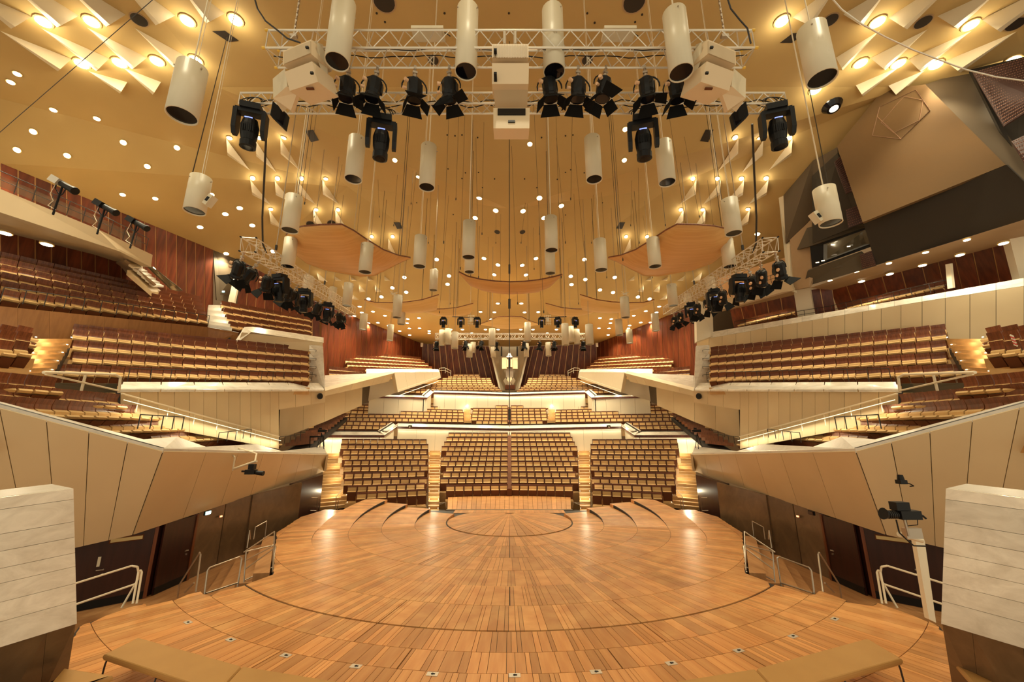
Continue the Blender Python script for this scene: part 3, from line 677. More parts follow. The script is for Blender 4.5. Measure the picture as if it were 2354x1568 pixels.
    # --- side walls
    if s < 0:
        w2 = panelwall('wall_left', [P(-100, 332, 20.5), CV['L1'], CV['L2']], [P(-100, 720, 20.5), P(0, 735, 21), P(490, 770, 31)], [4, 17], .3, 'woodwall', 'copper', gap=.03)
        pane('wall_left', -1, [(490, 575, 31), (560, 602, 33), (545, 700, 33), (498, 690, 31)], 'greybrown')
        pane('wall_left', -1, [(546, 600, 32.5), (556, 612, 32.5), (538, 696, 31.5), (524, 693, 31.5)], 'cream', .4)
        panelwall('wall_left', [P(552, 598, 33), CV['L3'], P(744, 702, 38.6)], [P(540, 740, 33), P(718, 790, 38), P(744, 795, 38.6)], [9, 1], .3, 'woodwall', 'copper', gap=.03)
    panelwall('wall_' + S, [q(738, 699, 38.3), CV['LR'[s > 0] + '4'], CV['LR'[s > 0] + '5'], q(1128, 797, 54)], [q(738, 880, 38.3), q(830, 872, 44), q(970, 880, 53), q(1155, 900, 54)], [7, 13, 12], .3, 'woodwall', 'copper', gap=.035)
    railing('stair_rail', 'cream tubular railing at the head of the rear ' + S + ' stairs', pts(s, [(1010, 858, 44), (1022, 857, 44), (1036, 864, 44)]), .55, 3, .03, 'cream', 1)
    # white tubular gate rail beside the near terrace
    t = thing('terrace_rail', 'cream tubular barrier rail above the ' + S + ' lower side terrace', 'railing', q(277, 905, 13.6))
    MB().path([q(100, 856, 10.6), q(265, 861, 13.4), q(277, 868, 13.6), q(273, 903, 13.6)], .04, 8).build('handrail', 'cream', t)
    MB().path([q(105, 860, 10.7), q(272, 898, 13.55)], .03).build('rail', 'cream', t)
    MB().tube(q(197, 860, 12.1), q(187, 898, 12.1), .035).build('post', 'cream', t)
    pane('glass_balustrade', s, [(115, 880, 13.8), (270, 882, 15.2), (268, 903, 15.2), (115, 903, 13.8)], 'glass', .03)

# wood fascia below the upper left terrace, coping and box of the small terrace
panelwall('wall_left', pts(-1, [(-40, 700, 16.8), (478, 752, 24.6), (549, 765, 25.6)]), pts(-1, [(-40, 790, 16.8), (478, 790, 24.6), (541, 787, 25.6)]), [9, 1], .15, mat('warm_wood_fascia', (.33, .15, .05), .4, col2=(.27, .12, .04), scale=(9, 9, 1), rnd=.05), 'dark', gap=.003)
pane('parapet', -1, [(556, 764, 25), (742, 787, 27.2), (742, 818, 27.0), (711, 808, 26.8), (548, 785, 25)], 'beige', .2, label='cream box parapet of the small upper left terrace')
pane('coping', -1, [(541, 784, 24.8), (562, 752, 25.6), (580, 751, 26), (744, 776, 28), (744, 788, 27.2), (578, 763, 25.2), (548, 786, 24.8)], 'marble', .15, label='folded marble coping of the small upper left terrace')
stairs('staircase', 'pale steps between the two upper left terraces', P(475, 756, 25.0), P(532, 764, 25.4), P(478, 705, 28.5), P(502, 705, 28.5), 8, 'ledge', glow=False, power=6)
railing('front_rail', 'black rail in front of the upper left terrace', pts(-1, [(0, 693, 16.6), (478, 748, 24.4)]), .62, 14, .018)
# balcony on the left with its stair
fa = pts(-1, [(-60, 410, 16.4), (0, 434, 17), (221, 525, 19.6), (351, 586, 22)]); fb = pts(-1, [(-60, 470, 16.4), (0, 488, 17), (275, 578, 20.4), (347, 614, 22)])
bal = MB()
for a, b, c, d in zip(fa[:-1], fa[1:], fb[1:], fb[:-1]): bal.slab([a, b, c, d], offn([a, b, c], .15))
so = pts(-1, [(-60, 525, 21.5), (0, 540, 22), (262, 606, 27), (300, 612, 27)])
for a, b, c, d in zip(fb[:-1], fb[1:], so[1:], so[:-1]): bal.slab([a, b, c, d], Vector((0, 0, .1)))
bal.build('balcony', mat('balcony_plaster', (.62, .50, .32), .6, col2=(.58, .46, .29), scale=(.6, .6, .6)), kind='structure', label='long cream balcony front high on the left wall')
pane('wall_left', -1, [(262, 605, 26), (285, 600, 22.5), (356, 657, 24.5), (318, 654, 26)], 'tan')
stairs('staircase', 'pale stone stair down from the left balcony', P(352, 658, 24.6), P(376, 660, 26), P(296, 607, 22.4), P(318, 608, 24), 6, 'ledge', glow=False, base='beige')
pane('balustrade', -1, [(330, 606, 24.2), (352, 615, 24.8), (420, 668, 28), (398, 672, 27.2)], 'glass', .05, label='dark glass balustrade of the balcony stair')
panelwall('wall_left', pts(-1, [(-60, 520, 21.4), (0, 536, 22), (262, 604, 27), (330, 640, 28)]), pts(-1, [(-60, 600, 21.4), (0, 610, 22), (262, 665, 27), (330, 680, 28)]), [1, 5, 1], .1, 'woodwall', 'copper', gap=.03)
railing('balcony_rail', 'black glazed railing on top of the left balcony', pts(-1, [(-60, 408, 16.7), (221, 523, 19.9), (335, 577, 22)]), .75, 12, .018, 'rail', 1)
pane('glass_balustrade', -1, [(-60, 380, 16.8), (221, 497, 20), (325, 548, 22), (325, 572, 22), (221, 520, 20), (-60, 404, 16.8)], mat('rail_glass', (.25, .18, .12), .1, alpha=.3), .02)

# ------------------------------------------------------------------ upper right: gallery, control room, tilted screen
pl_par = pts(-1, [])
mt = [P(1600, 770, 30.2), P(1800, 736, 25.4), P(2120, 682, 20.4), P(2354, 640, 18.0), P(2420, 628, 17.4)]
mb2 = [P(1602, 783, 30), P(1800, 748, 25.2), P(2120, 694, 20.2), P(2354, 658, 17.8), P(2420, 648, 17.2)]
panelwall('coping', mt, mb2, [5, 6, 4, 1], .3, 'marble', 'dark', gap=.006, part='marble_slab', label='long marble coping of the gallery above the right side terrace')
panelwall('wall_right', mb2, [P(1602, 815, 30), P(1800, 810, 25.2), P(2120, 800, 20.2), P(2354, 775, 17.8), P(2420, 770, 17.2)], [6, 8, 4, 1], .2, 'beige', 'dark', gap=.008)
panelwall('wall_right', [P(1675, 712, 33), P(1828, 676, 29.5)], [P(1690, 765, 33), P(1835, 740, 29.5)], [5], .2, 'woodwall', 'copper', gap=.03)
panelwall('wall_right', [P(1858, 668, 27.5), P(1912, 657, 27)], [P(1872, 732, 27.5), P(1922, 724, 27)], [2], .2, 'woodwall', 'copper', gap=.03)
panelwall('wall_right', [P(1908, 665, 28.5), P(2120, 610, 24.5), P(2330, 556, 20.5)], [P(1930, 722, 28.5), P(2140, 690, 24.5), P(2350, 655, 20.5)], [5, 5], .2, 'woodwall', 'copper', gap=.03)
slabthing('column', [P(1824, 668, 25.8), P(1861, 660, 25.2), P(1872, 726, 25.2), P(1835, 735, 25.8)], .5, 'cream', kind='structure', label='cream square column beside the gallery panelling')
slabthing('column', [P(2316, 530, 18.6), P(2420, 500, 18), P(2430, 640, 18), P(2346, 645, 18.6)], .5, 'cream', kind='structure', label='cream column at the right edge of the gallery')
slabthing('wall_right', [P(2173, 608, 20.3), P(2184, 606, 20.1), P(2190, 662, 20.1), P(2178, 664, 20.3)], .15, 'cream', kind='structure')
slabthing('wall_right', [P(1600, 690, 30.5), P(1638, 700, 30.5), P(1640, 772, 29), P(1602, 785, 28.2)], .3, 'cream', kind='structure')
slabthing('wall_right', [P(1634, 722, 31), P(1678, 712, 31), P(1690, 765, 31), P(1640, 770, 31)], .1, 'greybrown', kind='structure')
# balcony box right
slabthing('parapet', [P(1634, 700, 28.5), P(1812, 642, 24.5), P(1825, 668, 24.5), P(1634, 722, 28.5)], .3, mat('gallery_plaster', (.62, .50, .32), .6), kind='structure', label='cream balcony front below the right lighting truss')
slabthing('ceiling_soffit', [P(1634, 722, 28.5), P(1825, 668, 24.5), P(1828, 678, 27), P(1675, 713, 31)], .1, 'tan', kind='structure')
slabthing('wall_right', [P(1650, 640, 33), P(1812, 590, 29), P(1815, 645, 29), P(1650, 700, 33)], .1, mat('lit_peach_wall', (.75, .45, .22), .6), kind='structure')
railing('balcony_rail', 'black railing on the balcony below the right lighting truss', [P(1700, 674, 27), P(1806, 640, 24.6)], .5, 8, .016, 'rail', 1)
for k in range(7):
    t_ = k / 6; p = P(lerp(1700, 1785, t_), lerp(676, 645, t_), lerp(28, 26, t_))
    pass
# beige returns between balcony and control room
slabthing('wall_right', [P(1790, 455, 27), P(1812, 440, 26.5), P(1828, 672, 24.8), P(1812, 668, 24.8)], .2, 'cream', kind='structure')
slabthing('wall_right', [P(1806, 450, 26.4), P(1870, 415, 25), P(1900, 560, 24), P(1860, 660, 24), P(1826, 666, 24.8)], .2, 'tan', kind='structure')
slabthing('wall_right', [P(1801, 449, 26.5), P(1868, 370, 24), P(1925, 338, 22.2), P(1925, 480, 22.6), P(1868, 500, 24.6), P(1806, 560, 25.8)], .1, 'greybrown', kind='structure')
slabthing('wall_right', [P(1866, 405, 23.8), P(1925, 352, 22.1), P(1984, 512, 21.3), P(1868, 560, 23.4)], .1, 'charcoal', kind='structure', label='dark recess beside the tilted tan screen')
# tilted tan screen and charcoal band
tpl = plane3(P(1924, 336, 21.5), P(2127, 194, 19.2), P(2312, 379, 17.0))
sc_pts = [PPL(x, y, tpl) for x, y in ((1924, 336), (2031, 205), (2127, 194), (2312, 379), (1983, 511))]
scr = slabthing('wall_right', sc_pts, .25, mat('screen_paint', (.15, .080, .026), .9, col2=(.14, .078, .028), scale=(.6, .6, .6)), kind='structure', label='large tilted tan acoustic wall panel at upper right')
nS = offn(sc_pts, 1)
for L in ([(2105, 207), (2138, 254), (2071, 320), (2005, 312), (2022, 246)], [(2079, 222), (2122, 231), (2113, 277), (2055, 306), (2026, 282), (2065, 236)], [(2105, 207), (2022, 246), (2016, 268), (2071, 320), (2138, 254)]):
    lm = MB(); pp = [PPL(x, y, tpl) - nS * .01 for x, y in L]
    for a, b in zip(pp, pp[1:] + pp[:1]): lm.tube(a, b, .016, 4)
    lm.build('drawn_line', 'line', scr)
cpl = plane3(P(1984, 511, 21.2), P(2314, 379, 16.9), P(2014, 610, 21.2))
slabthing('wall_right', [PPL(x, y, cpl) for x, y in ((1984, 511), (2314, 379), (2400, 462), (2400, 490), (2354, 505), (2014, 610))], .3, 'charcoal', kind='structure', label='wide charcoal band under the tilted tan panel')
gpl = plane3(P(2127, 194, 19.6), P(2236, 158, 18.9), P(2312, 379, 17.3))
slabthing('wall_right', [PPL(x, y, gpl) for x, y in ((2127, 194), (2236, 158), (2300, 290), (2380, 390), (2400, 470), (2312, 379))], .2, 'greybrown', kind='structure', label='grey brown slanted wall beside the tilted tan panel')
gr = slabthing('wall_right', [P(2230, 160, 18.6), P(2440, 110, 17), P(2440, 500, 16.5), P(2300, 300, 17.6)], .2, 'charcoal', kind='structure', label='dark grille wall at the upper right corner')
# grilles: rows of small pegs
def grille(name, quad, nx, ny, label):
    g = slabthing(name, quad, .08, mat('grille_backing', (.05, .016, .01), .6), label=label, cat='acoustic grille')
    mb = MB(); n = offn(quad, 1); wv = (quad[1] - quad[0]).length / nx
    for j in range(ny):
        for i in range(nx):
            u = (i + .5 + .3 * (j % 2)) / (nx + .4); v = (j + .5) / ny
            p = lerp(lerp(quad[0], quad[1], u), lerp(quad[3], quad[2], u), v)
            mb.box(p - n * .04, (wv * .5, wv * .3, wv * .35))
    mb.build('pegs', mat('grille_peg', (.22, .10, .06), .5), g, kind='stuff')
grille('acoustic_grille', [P(2236, 166, 18.0), P(2400, 120, 16.6), P(2400, 232, 16.2), P(2308, 290, 17.0)], 24, 22, 'large maroon pegged acoustic grille at the top right corner')
grille('acoustic_grille', [P(2325, 325, 16.6), P(2400, 290, 16.0), P(2400, 420, 15.4), P(2372, 405, 15.6)], 11, 11, 'lower maroon pegged acoustic grille at the right edge')
grille('acoustic_grille', [P(1918, 372, 21.9), P(1932, 358, 21.8), P(1960, 440, 21.4), P(1945, 445, 21.6)], 6, 18, 'narrow pegged acoustic grille left of the tan panel')
grille('acoustic_grille', [P(1944, 482, 21.5), P(1972, 472, 21.2), P(1984, 512, 21.1), P(1950, 524, 21.5)], 7, 8, 'small pegged acoustic grille above the control room')
grille('acoustic_grille', [P(1976, 586, 21.6), P(2004, 576, 21.2), P(2014, 610, 21.1), P(1982, 618, 21.6)], 8, 8, 'small pegged acoustic grille below the control room')
# control room
slabthing('wall_right', [P(1832, 574, 25), P(1855, 524, 24.4), P(1990, 490, 21.6), P(1996, 520, 21.6), P(1862, 566, 24)], .2, mat('slate_paint', (.085, .066, .042), .65), kind='structure', label='grey slanted fascia above the control room window')
slabthing('wall_right', [P(1847, 660, 24.6), P(1856, 624, 24), P(1979, 581, 21.8), P(2015, 611, 21.2)], .2, mat('slate_paint_low', (.085, .066, .042), .65), kind='structure', label='grey slanted fascia below the control room window')
win = slabthing('window_1', [P(1862, 566, 24.1), P(1994, 521, 21.7), P(2006, 566, 21.7), P(1867, 616, 24.1)], .06, 'black', kind='structure', label='control room window')
slabthing('window_pane', [P(1893, 562, 23.4), P(1989, 528, 21.75), P(2000, 561, 21.75), P(1893, 601, 23.4)], .02, 'glass', parent=win)
for (x, y) in ((1914, 563), (1951, 567), (1879, 604), (1892, 600), (1994, 544)):  # glowing dabs standing for lamp reflections in the glass
    MB().tube(P(x - 4, y, 22.2), P(x + 4, y - 1, 22.1), .03, 6).build('lamp_reflection', mat('reflection_glow', (1, .9, .7), .5, emit=(1, .85, .6), es=2), win)
# soffit with downlights
sof = [P(1862, 662, 24.2), P(2015, 611, 21.3), P(2354, 505, 16.5), P(2430, 480, 15.6), P(2430, 530, 18), P(2330, 556, 19), P(2120, 612, 22), P(1912, 667, 26.5)]
sm = MB(); sm.add(sof, [(0, 1, 6, 7), (1, 2, 5, 6), (2, 3, 4, 5)]); sm.build('ceiling_soffit', 'tan', kind='structure', label='tan soffit over the right gallery')
railing('gallery_rail', 'long black railing on the right gallery coping', [P(1690, 755, 28.5), P(1910, 722, 24.2), P(2185, 664, 20.2)], .5, 16, .016, 'rail', 1)

# ------------------------------------------------------------------ rear centre: pale V recess with loudspeaker column
vb = slabthing('wall_rear', [P(1127, 797, 54.5), P(1215, 797, 54.5), P(1200, 905, 54.5), P(1142, 905, 54.5)], .3, 'cream', kind='structure', label='pale recess between the rear wood walls')
for s in (-1, 1):
    slabthing('wall_rear', pts(s, [(1127, 795, 51.5), (1150, 795, 54), (1163, 898, 54), (1152, 898, 50.5)]), .25, 'cream', kind='structure', label='pale slanted cheek wall of the %s side of the rear recess' % SIDE[s])
ld = bpy.data.lights.new('recess_fill', 'SPOT'); ld.energy = 900; ld.color = WARM; ld.spot_size = 2.2; ld.spot_blend = .8; ld.shadow_soft_size = .1  # added fill spot that brightens the pale recess
lo = bpy.data.objects.new('recess_fill', ld); COL.objects.link(lo); lo.location = P(1171, 806, 45.8); lo.rotation_euler = (.6, 0, 0)
t = thing('loudspeaker_column', 'tan loudspeaker tower standing in the pale rear recess', 'loudspeaker', P(1171, 893, 49))
def pbox(t, name, m, x0, y0, x1, y1, D, d=.8, parent=True):
    return MB().slab([P(x0, y0, D), P(x1, y0, D), P(x1, y1, D), P(x0, y1, D)], Vector((0, d, 0))).build(name, m, t)
pbox(t, 'upper_cabinet', 'speaker', 1154, 822, 1165, 848, 49); pbox(t, 'upper_cabinet', 'speaker', 1178, 822, 1190, 848, 49); pbox(t, 'horn', 'grille', 1165, 826, 1178, 844, 48.6)
pbox(t, 'mast', 'steel', 1163, 846, 1180, 868, 49.4); pbox(t, 'base', 'seatwood', 1161, 885, 1184, 895, 48.5); pbox(t, 'mixer', 'white', 1166, 868, 1177, 885, 49)
for s in (-1, 1):
    MB().slab(pts(s, [(1157, 875, 48.4), (1162, 868, 48.4), (1169, 878, 48.8), (1163, 886, 48.8)]), Vector((0, .5, 0))).build('angled_cabinet', 'white', t)
    t2 = thing('line_loudspeaker', 'slim black loudspeaker hanging at the %s of the pale rear recess' % SIDE[s], 'loudspeaker', PX(s, 1153, 815, 50))
    MB().tube(PX(s, 1153, 797, 50), PX(s, 1153, 819, 50), .09, 6).build('body', 'rail', t2)
t2 = thing('pendant_lamp', 'small dark conical lamp above the loudspeaker tower', 'lamp', P(1171, 820, 46))
MB().tube(P(1171, 811, 46), P(1171, 819, 46), .05, 10, .33).build('shade', 'rail', t2); MB().tube(P(1171, 819, 46), P(1171, 820.5, 46), .3, 10).build('bulb', 'lamp', t2)

# ------------------------------------------------------------------ ceiling downlights
DL = [(40, 168), (25, 187), (123, 251), (223, 271), (77, 302), (284, 327), (40, 344), (155, 357), (407, 339), (339, 382), (282, 446), (357, 455), (485, 446), (551, 477), (518, 491), (580, 517), (460, 521), (520, 582), (628, 577),
      (1218, 330), (1437, 296), (1435, 367), (908, 367), (962, 405), (1102, 454), (1240, 454), (1140, 483), (1202, 484), (1290, 472), (1093, 500), (1250, 500), (1741, 537)]
Z5 = [(650, 278), (642, 348), (967, 270), (1312, 270), (1060, 313), (1220, 316), (1636, 278), (435, 397), (733, 387), (1035, 379), (1245, 380), (1545, 390), (1642, 411), (1838, 397), (723, 443), (1550, 445), (355, 467), (447, 496), (1740, 481), (1827, 498), (282, 527), (196, 541), (1993, 528), (2071, 541), (136, 591), (150, 631), (2135, 591), (2118, 630), (1058, 571), (1215, 571), (100, 654), (225, 625), (305, 652), (943, 627), (1036, 629), (1237, 630), (1328, 628), (2046, 622), (1966, 652), (457, 675), (532, 668), (258, 700), (195, 702), (1013, 677), (1740, 668), (1815, 675), (2012, 698), (2077, 698), (330, 720), (453, 702), (1810, 702), (1733, 737), (1800, 738), (1938, 718), (403, 755), (468, 738), (536, 737), (744, 745), (822, 745), (976, 745), (1060, 745), (1212, 745), (1293, 745), (1450, 745), (1388, 770), (885, 770), (600, 755), (600, 770), (470, 782), (1795, 781), (1930, 737)]
DL += [(780 + x / 2.904, 500 + y / 2.904) for x, y in Z5]
NEARL = [(100, 48), (211, 48), (431, 46), (542, 44), (188, 145), (275, 143), (361, 139), (450, 137), (1797, 47), (2017, 49), (2231, 56), (1978, 144), (2065, 145), (2151, 147), (2329, 137), (1874, 205)]
bandof = {}
def lamps_table(L, pre):
    out = []; srt = sorted(L, key=lambda p: p[1]); rows = []
    for i in range(0, len(srt), 9): rows.append(sorted(srt[i:i + 9]))
    for r, row in enumerate(rows):
        for c, p in enumerate(row): out.append((p, '%s, %s from left, %s group from the top' % (pre, ORD[c], ORD[r])))
    return out
spot = bpy.data.lights.new('downlight', 'SPOT'); spot.energy = 780; spot.color = WARM; spot.spot_size = math.radians(112); spot.spot_blend = .9; spot.shadow_soft_size = .15
spotfar = spot.copy(); spotfar.energy = 1150; spotfar.spot_size = math.radians(130)
lampmesh = {}
def downlight(p, n, r, label, group, light=None, cat='ceiling light'):
    t = thing('ceiling_light', label, cat, p, group)
    qr = (-n).to_track_quat('Z', 'Y'); k = round(r, 2)
    t.rotation_mode = 'QUATERNION'; t.rotation_quaternion = qr
    if k not in lampmesh:
        a = MB().tube((0, 0, -.05), (0, 0, .02), r * 1.25, 14); b = MB().tube((0, 0, -.075), (0, 0, -.052), r, 14)
        lampmesh[k] = (a.mesh('ring', 'ceiling'), b.mesh('lamp', 'lamp'))
    for nm, me in zip(('ring', 'lamp'), lampmesh[k]): o = bpy.data.objects.new(nm, me); COL.objects.link(o); o.parent = t
    if light:
        lo = bpy.data.objects.new('downlight', light); COL.objects.link(lo); lo.location = p + n * .2 + Vector((0, 0, -.05))
for i, ((px, py), lab) in enumerate(lamps_table(DL, 'glowing round downlight')):
    p, n = onceil(px, py, .0)
    D = depth(p); downlight(p, n, .13 if D < 26 else .17, lab, 'downlights set in the ceiling', (spotfar if i % 2 == 0 else None) if D > 29 else (spot if i % 3 == 0 else None))
spotn = bpy.data.lights.new('near_downlight', 'SPOT'); spotn.energy = 1300; spotn.color = WARM; spotn.spot_size = math.radians(84); spotn.spot_blend = .9; spotn.shadow_soft_size = .2
nearfin = bpy.data.lights.new('near_fin_lamp', 'POINT'); nearfin.energy = 38; nearfin.color = WARM; nearfin.shadow_soft_size = .08
for i, ((px, py), lab) in enumerate(lamps_table(NEARL, 'large glowing oval ceiling lamp beside the fins')):
    p, n = onceil(px, py, .0)
    downlight(p, n, .24, lab, 'large lamps beside the ceiling fins', spotn)
    lo = bpy.data.objects.new('fin_lamp', nearfin); COL.objects.link(lo); lo.location = p + n * .45
# real lamps of the ceiling above and behind the camera, out of frame
for x, y in ((-9, 5), (0, 4), (9, 5), (-9, 11), (9, 11), (-3, -1), (4, -1)):
    ld = bpy.data.objects.new('downlight', spotn); COL.objects.link(ld); ld.location = (x, y, ceilz(x, y) - .3)
# soffit lamps
def soffit(L, r, desc, group, pw=60):
    ls = bpy.data.lights.new('soffit_spot', 'SPOT'); ls.energy = pw; ls.color = WARM; ls.spot_size = math.radians(140); ls.spot_blend = .6; ls.shadow_soft_size = .1
    for i, (px, py, D) in enumerate(L): downlight(P(px, py, D), Vector((0, 0, -1)), r, 'bright round soffit lamp, %s from left %s' % (ORD[i], desc), group, ls)
soffit([(1908, 643, 23.5), (1970, 624, 22.4), (2043, 603, 20.7), (2127, 578, 19.4), (2222, 549, 18)], .11, 'along the front edge of the gallery soffit', 'front soffit lamps', 35)
soffit([(1980, 645, 24), (2045, 628, 22.5), (2120, 608, 20.6), (2206, 584, 19.4), (2306, 557, 17.8)], .15, 'along the back of the gallery soffit', 'back soffit lamps', 160)
soffit([(1727, 696, 29), (1768, 684, 28), (1813, 670, 26.5)], .12, 'under the right balcony box', 'balcony box soffit lamps', 70)
soffit([(12, 534, 19.6), (108, 560, 20.6)], .22, 'under the left balcony', 'left balcony soffit lamps', 70)
# ------------------------------------------------------------------ triangular fins
z1 = lambda L: [tuple((a / 2.904, b / 2.904) for a, b in t) for t in L]
z3 = lambda L: [tuple((1554 + a / 2.904, b / 2.904) for a, b in t) for t in L]
FN = {
 'nearest upper left row': (z1([((215, 110), (100, 178), (-274, -95)), ((528, 105), (408, 170), (-171, -328)), ((840, 98), (733, 165), (300, -230)), ((1172, 103), (1063, 158), (710, -230)), ((1502, 90), (1400, 145), (1128, -197))]), 1.15),
 'second upper left row': (z1([((478, 393), (403, 462), (0, 205)), ((730, 390), (658, 460), (275, 188)), ((982, 385), (900, 450), (580, 183)), ((1247, 378), (1175, 437), (897, 185))]), 1.0),
 'unlit upper left pair': (z1([((850, 548), (810, 612), (590, 475)), ((1075, 548), (1030, 618), (820, 450))]), .8),
 'nearest upper right row': (z3([((778, 115), (880, 165), (1098, -127)), ((1115, 95), (1220, 160), (1430, -90)), ((1418, 118), (1520, 183), (2015, -270)), ((1745, 108), (1855, 178), (2200, -100)), ((2040, 130), (2143, 200), (2700, -200))]), 1.15),
 'second upper right row': (z3([((1068, 385), (1105, 455), (1365, 200)), ((1298, 388), (1380, 455), (1680, 195)), ((1550, 395), (1620, 465), (1975, 205)), ((1795, 408), (1880, 472), (2275, 210))]), 1.0),
 'unlit upper right pair': (z3([((1200, 570), (1240, 630), (1500, 440)), ((1418, 572), (1468, 632), (1660, 470))]), .8),
}
MIDF = [((1510, 925), (1517, 1018), (1668, 1137), (1532, 917)), ((1705, 935), (1710, 1025), (1845, 1150), (1728, 915)), ((1872, 925), (1873, 1010), (2005, 1140), (1895, 915)),
        ((1670, 1195), (1682, 1283), (1805, 1365), (1687, 1188)), ((1833, 1195), (1840, 1283), (1960, 1362), (1852, 1190)), ((1990, 1198), (1993, 1280), (2105, 1362), (2012, 1190)), ((2152, 1198), (2155, 1280), (2262, 1362), (2175, 1190)),
        ((1795, 1400), (1805, 1478), (1890, 1530), (1808, 1393)), ((2092, 1400), (2093, 1475), (2180, 1540), (2110, 1397)), ((2238, 1400), (2240, 1475), (2325, 1545), (2257, 1397))]
SMF = [((849, 548), (852, 566), (868, 572), (855, 543)), ((893, 548), (892, 568), (912, 590), (903, 543))]
SM2 = [((1275, 590), (1300, 690), (1420, 715)), ((1500, 638), (1515, 692), (1600, 705)), ((1715, 655), (1725, 692), (1800, 700)), ((1930, 655), (1938, 692), (2010, 698)), ((2145, 640), (2150, 690), (2230, 705)), ((1820, 745), (1825, 835), (1905, 842)), ((2025, 750), (2030, 832), (2110, 842)), ((1725, 870), (1730, 935), (1822, 947)), ((1600, 745), (1610, 800), (1640, 812))]
finlight = bpy.data.lights.new('fin_lamp', 'POINT'); finlight.energy = 14; finlight.color = WARM; finlight.shadow_soft_size = .1
finsmall = bpy.data.lights.new('fin_lamp_small', 'POINT'); finsmall.energy = 3.5; finsmall.color = WARM; finsmall.shadow_soft_size = .15
def fin(Bp, Cp, Ap, drop, label, group, lamp=None, m='ceiling', small=False):
    B, n = onceil(*Bp, .0); A, _ = onceil(*Ap, .0)
    D = depth(B); C = P(*Cp, D); # lower corner hangs below the ceiling on its own sight line
    c0, n0 = onceil(*Cp, .0); o = Vector((0, 0, HC)); dd = (c0 - o); C = o + dd * (1 - drop * .9 / dd.length / max(.35, abs(dd.normalized().dot(n0))))
    E = c0 + (c0 - B) * .25 - n0 * .02
    f = MB().add([A, B, C, E], [(0, 1, 2), (0, 2, 3), (1, 3, 2)])
    t = f.build('ceiling_fin', 'cream', None, label=label, cat='ceiling fin', group=group)
    if lamp:
        p, nn = onceil(*lamp, .0); lo = bpy.data.objects.new('fin_lamp', finsmall if small else finlight); COL.objects.link(lo); lo.location = p + nn * .3
for row, (L, d) in FN.items():
    for i, (B, C, A) in enumerate(L):
        fin(B, C, A, d, 'long triangular ceiling fin, %s from left in the %s' % (ORD[i], row), 'triangular fins of the ' + row)
for s in (-1, 1):
    mxp = (lambda x: x) if s < 0 else (lambda x: 2342 - x)
    idx = 0
    for (B, C, A, Lm) in MIDF + [tuple((x * 2.904, y * 2.904) for x, y in t) for t in SMF]:
        f_ = lambda t: (mxp(t[0] / 2.904), t[1] / 2.904)
        fin(f_(B), f_(C), f_(A), .55, 'small lit triangular fin, %s counting down the %s ceiling slope' % (ORD[idx], SIDE[s]), 'lit fins on the %s ceiling slope' % SIDE[s], f_(Lm))
        p, n = onceil(*f_(Lm)); downlight(p, n, .13, 'lamp at the top of the %s lit fin down the %s ceiling slope' % (ORD[idx], SIDE[s]), 'lamps of the ceiling fins')
        idx += 1
    for i, (B, C, A) in enumerate(SM2):
        f_ = lambda t: (mxp(500 + t[0] / 5.6), 520 + (t[1] - 0) / 5.6)
        fin(f_(B), f_(C), f_(A), .5, 'small pale fin behind the big sail, %s counting down the %s side' % (ORD[i], SIDE[s]), 'far fins of the %s side' % SIDE[s], (f_(B)[0] + (3 if s < 0 else -3), f_(B)[1] + 3), small=True)
# dark hatches, holes and speakers in the ceiling
for i, (L, lab) in enumerate([([(488, 71), (517, 70), (549, 93), (526, 96)], 'dark square ceiling hatch at upper left'), ([(702, 300), (720, 298), (733, 322), (715, 326)], 'small dark ceiling hatch left of centre'), ([(905, 511), (919, 511), (926, 525), (913, 526)], 'tiny dark ceiling hatch left of centre above the sails'),
                  ([(1853, 74), (1822, 76), (1793, 98), (1820, 98)], 'dark square ceiling hatch at upper right'), ([(1640, 298), (1622, 298), (1609, 324), (1628, 326)], 'small dark ceiling hatch right of centre'), ([(1437, 511), (1424, 511), (1416, 525), (1430, 526)], 'tiny dark ceiling hatch right of centre above the sails')]):
    pp = [onceil(*q, .02)[0] for q in L]; MB().slab(pp, Vector((0, 0, .01))).build('ceiling_hatch', 'dark', label=lab, cat='hatch')
for (px, py, r, lab) in ((1143, 533, .21, 'left round black hole at ceiling centre'), (1201, 533, .21, 'right round black hole at ceiling centre'), (883, 3, .42, 'large dark round ceiling opening top left of centre'), (1458, 4, .42, 'large dark round ceiling opening top right of centre'), (1350, 138, .24, 'dark round opening behind the right half of the front truss'), (996, 138, .24, 'dark round opening behind the left half of the front truss'),
                         (320, 45, .28, 'dark oval opening between the upper left fins'), (1908, 46, .28, 'left dark oval opening between the upper right fins'), (2122, 50, .28, 'middle dark oval opening between the upper right fins'), (2334, 55, .28, 'right dark oval opening between the upper right fins'), (715, 516, .33, 'left dark oval opening behind the left sail'), (763, 514, .33, 'right dark oval opening behind the left sail')):
    p, n = onceil(px, py); t = thing('ceiling_opening', lab, 'opening', p)
    MB().tube(p + n * .03, p - n * .02, r, 18).build('hole', 'dark', t); MB().tube(p + n * .02, p - n * .02, r * 1.15, 18).build('ring', 'tan', t)
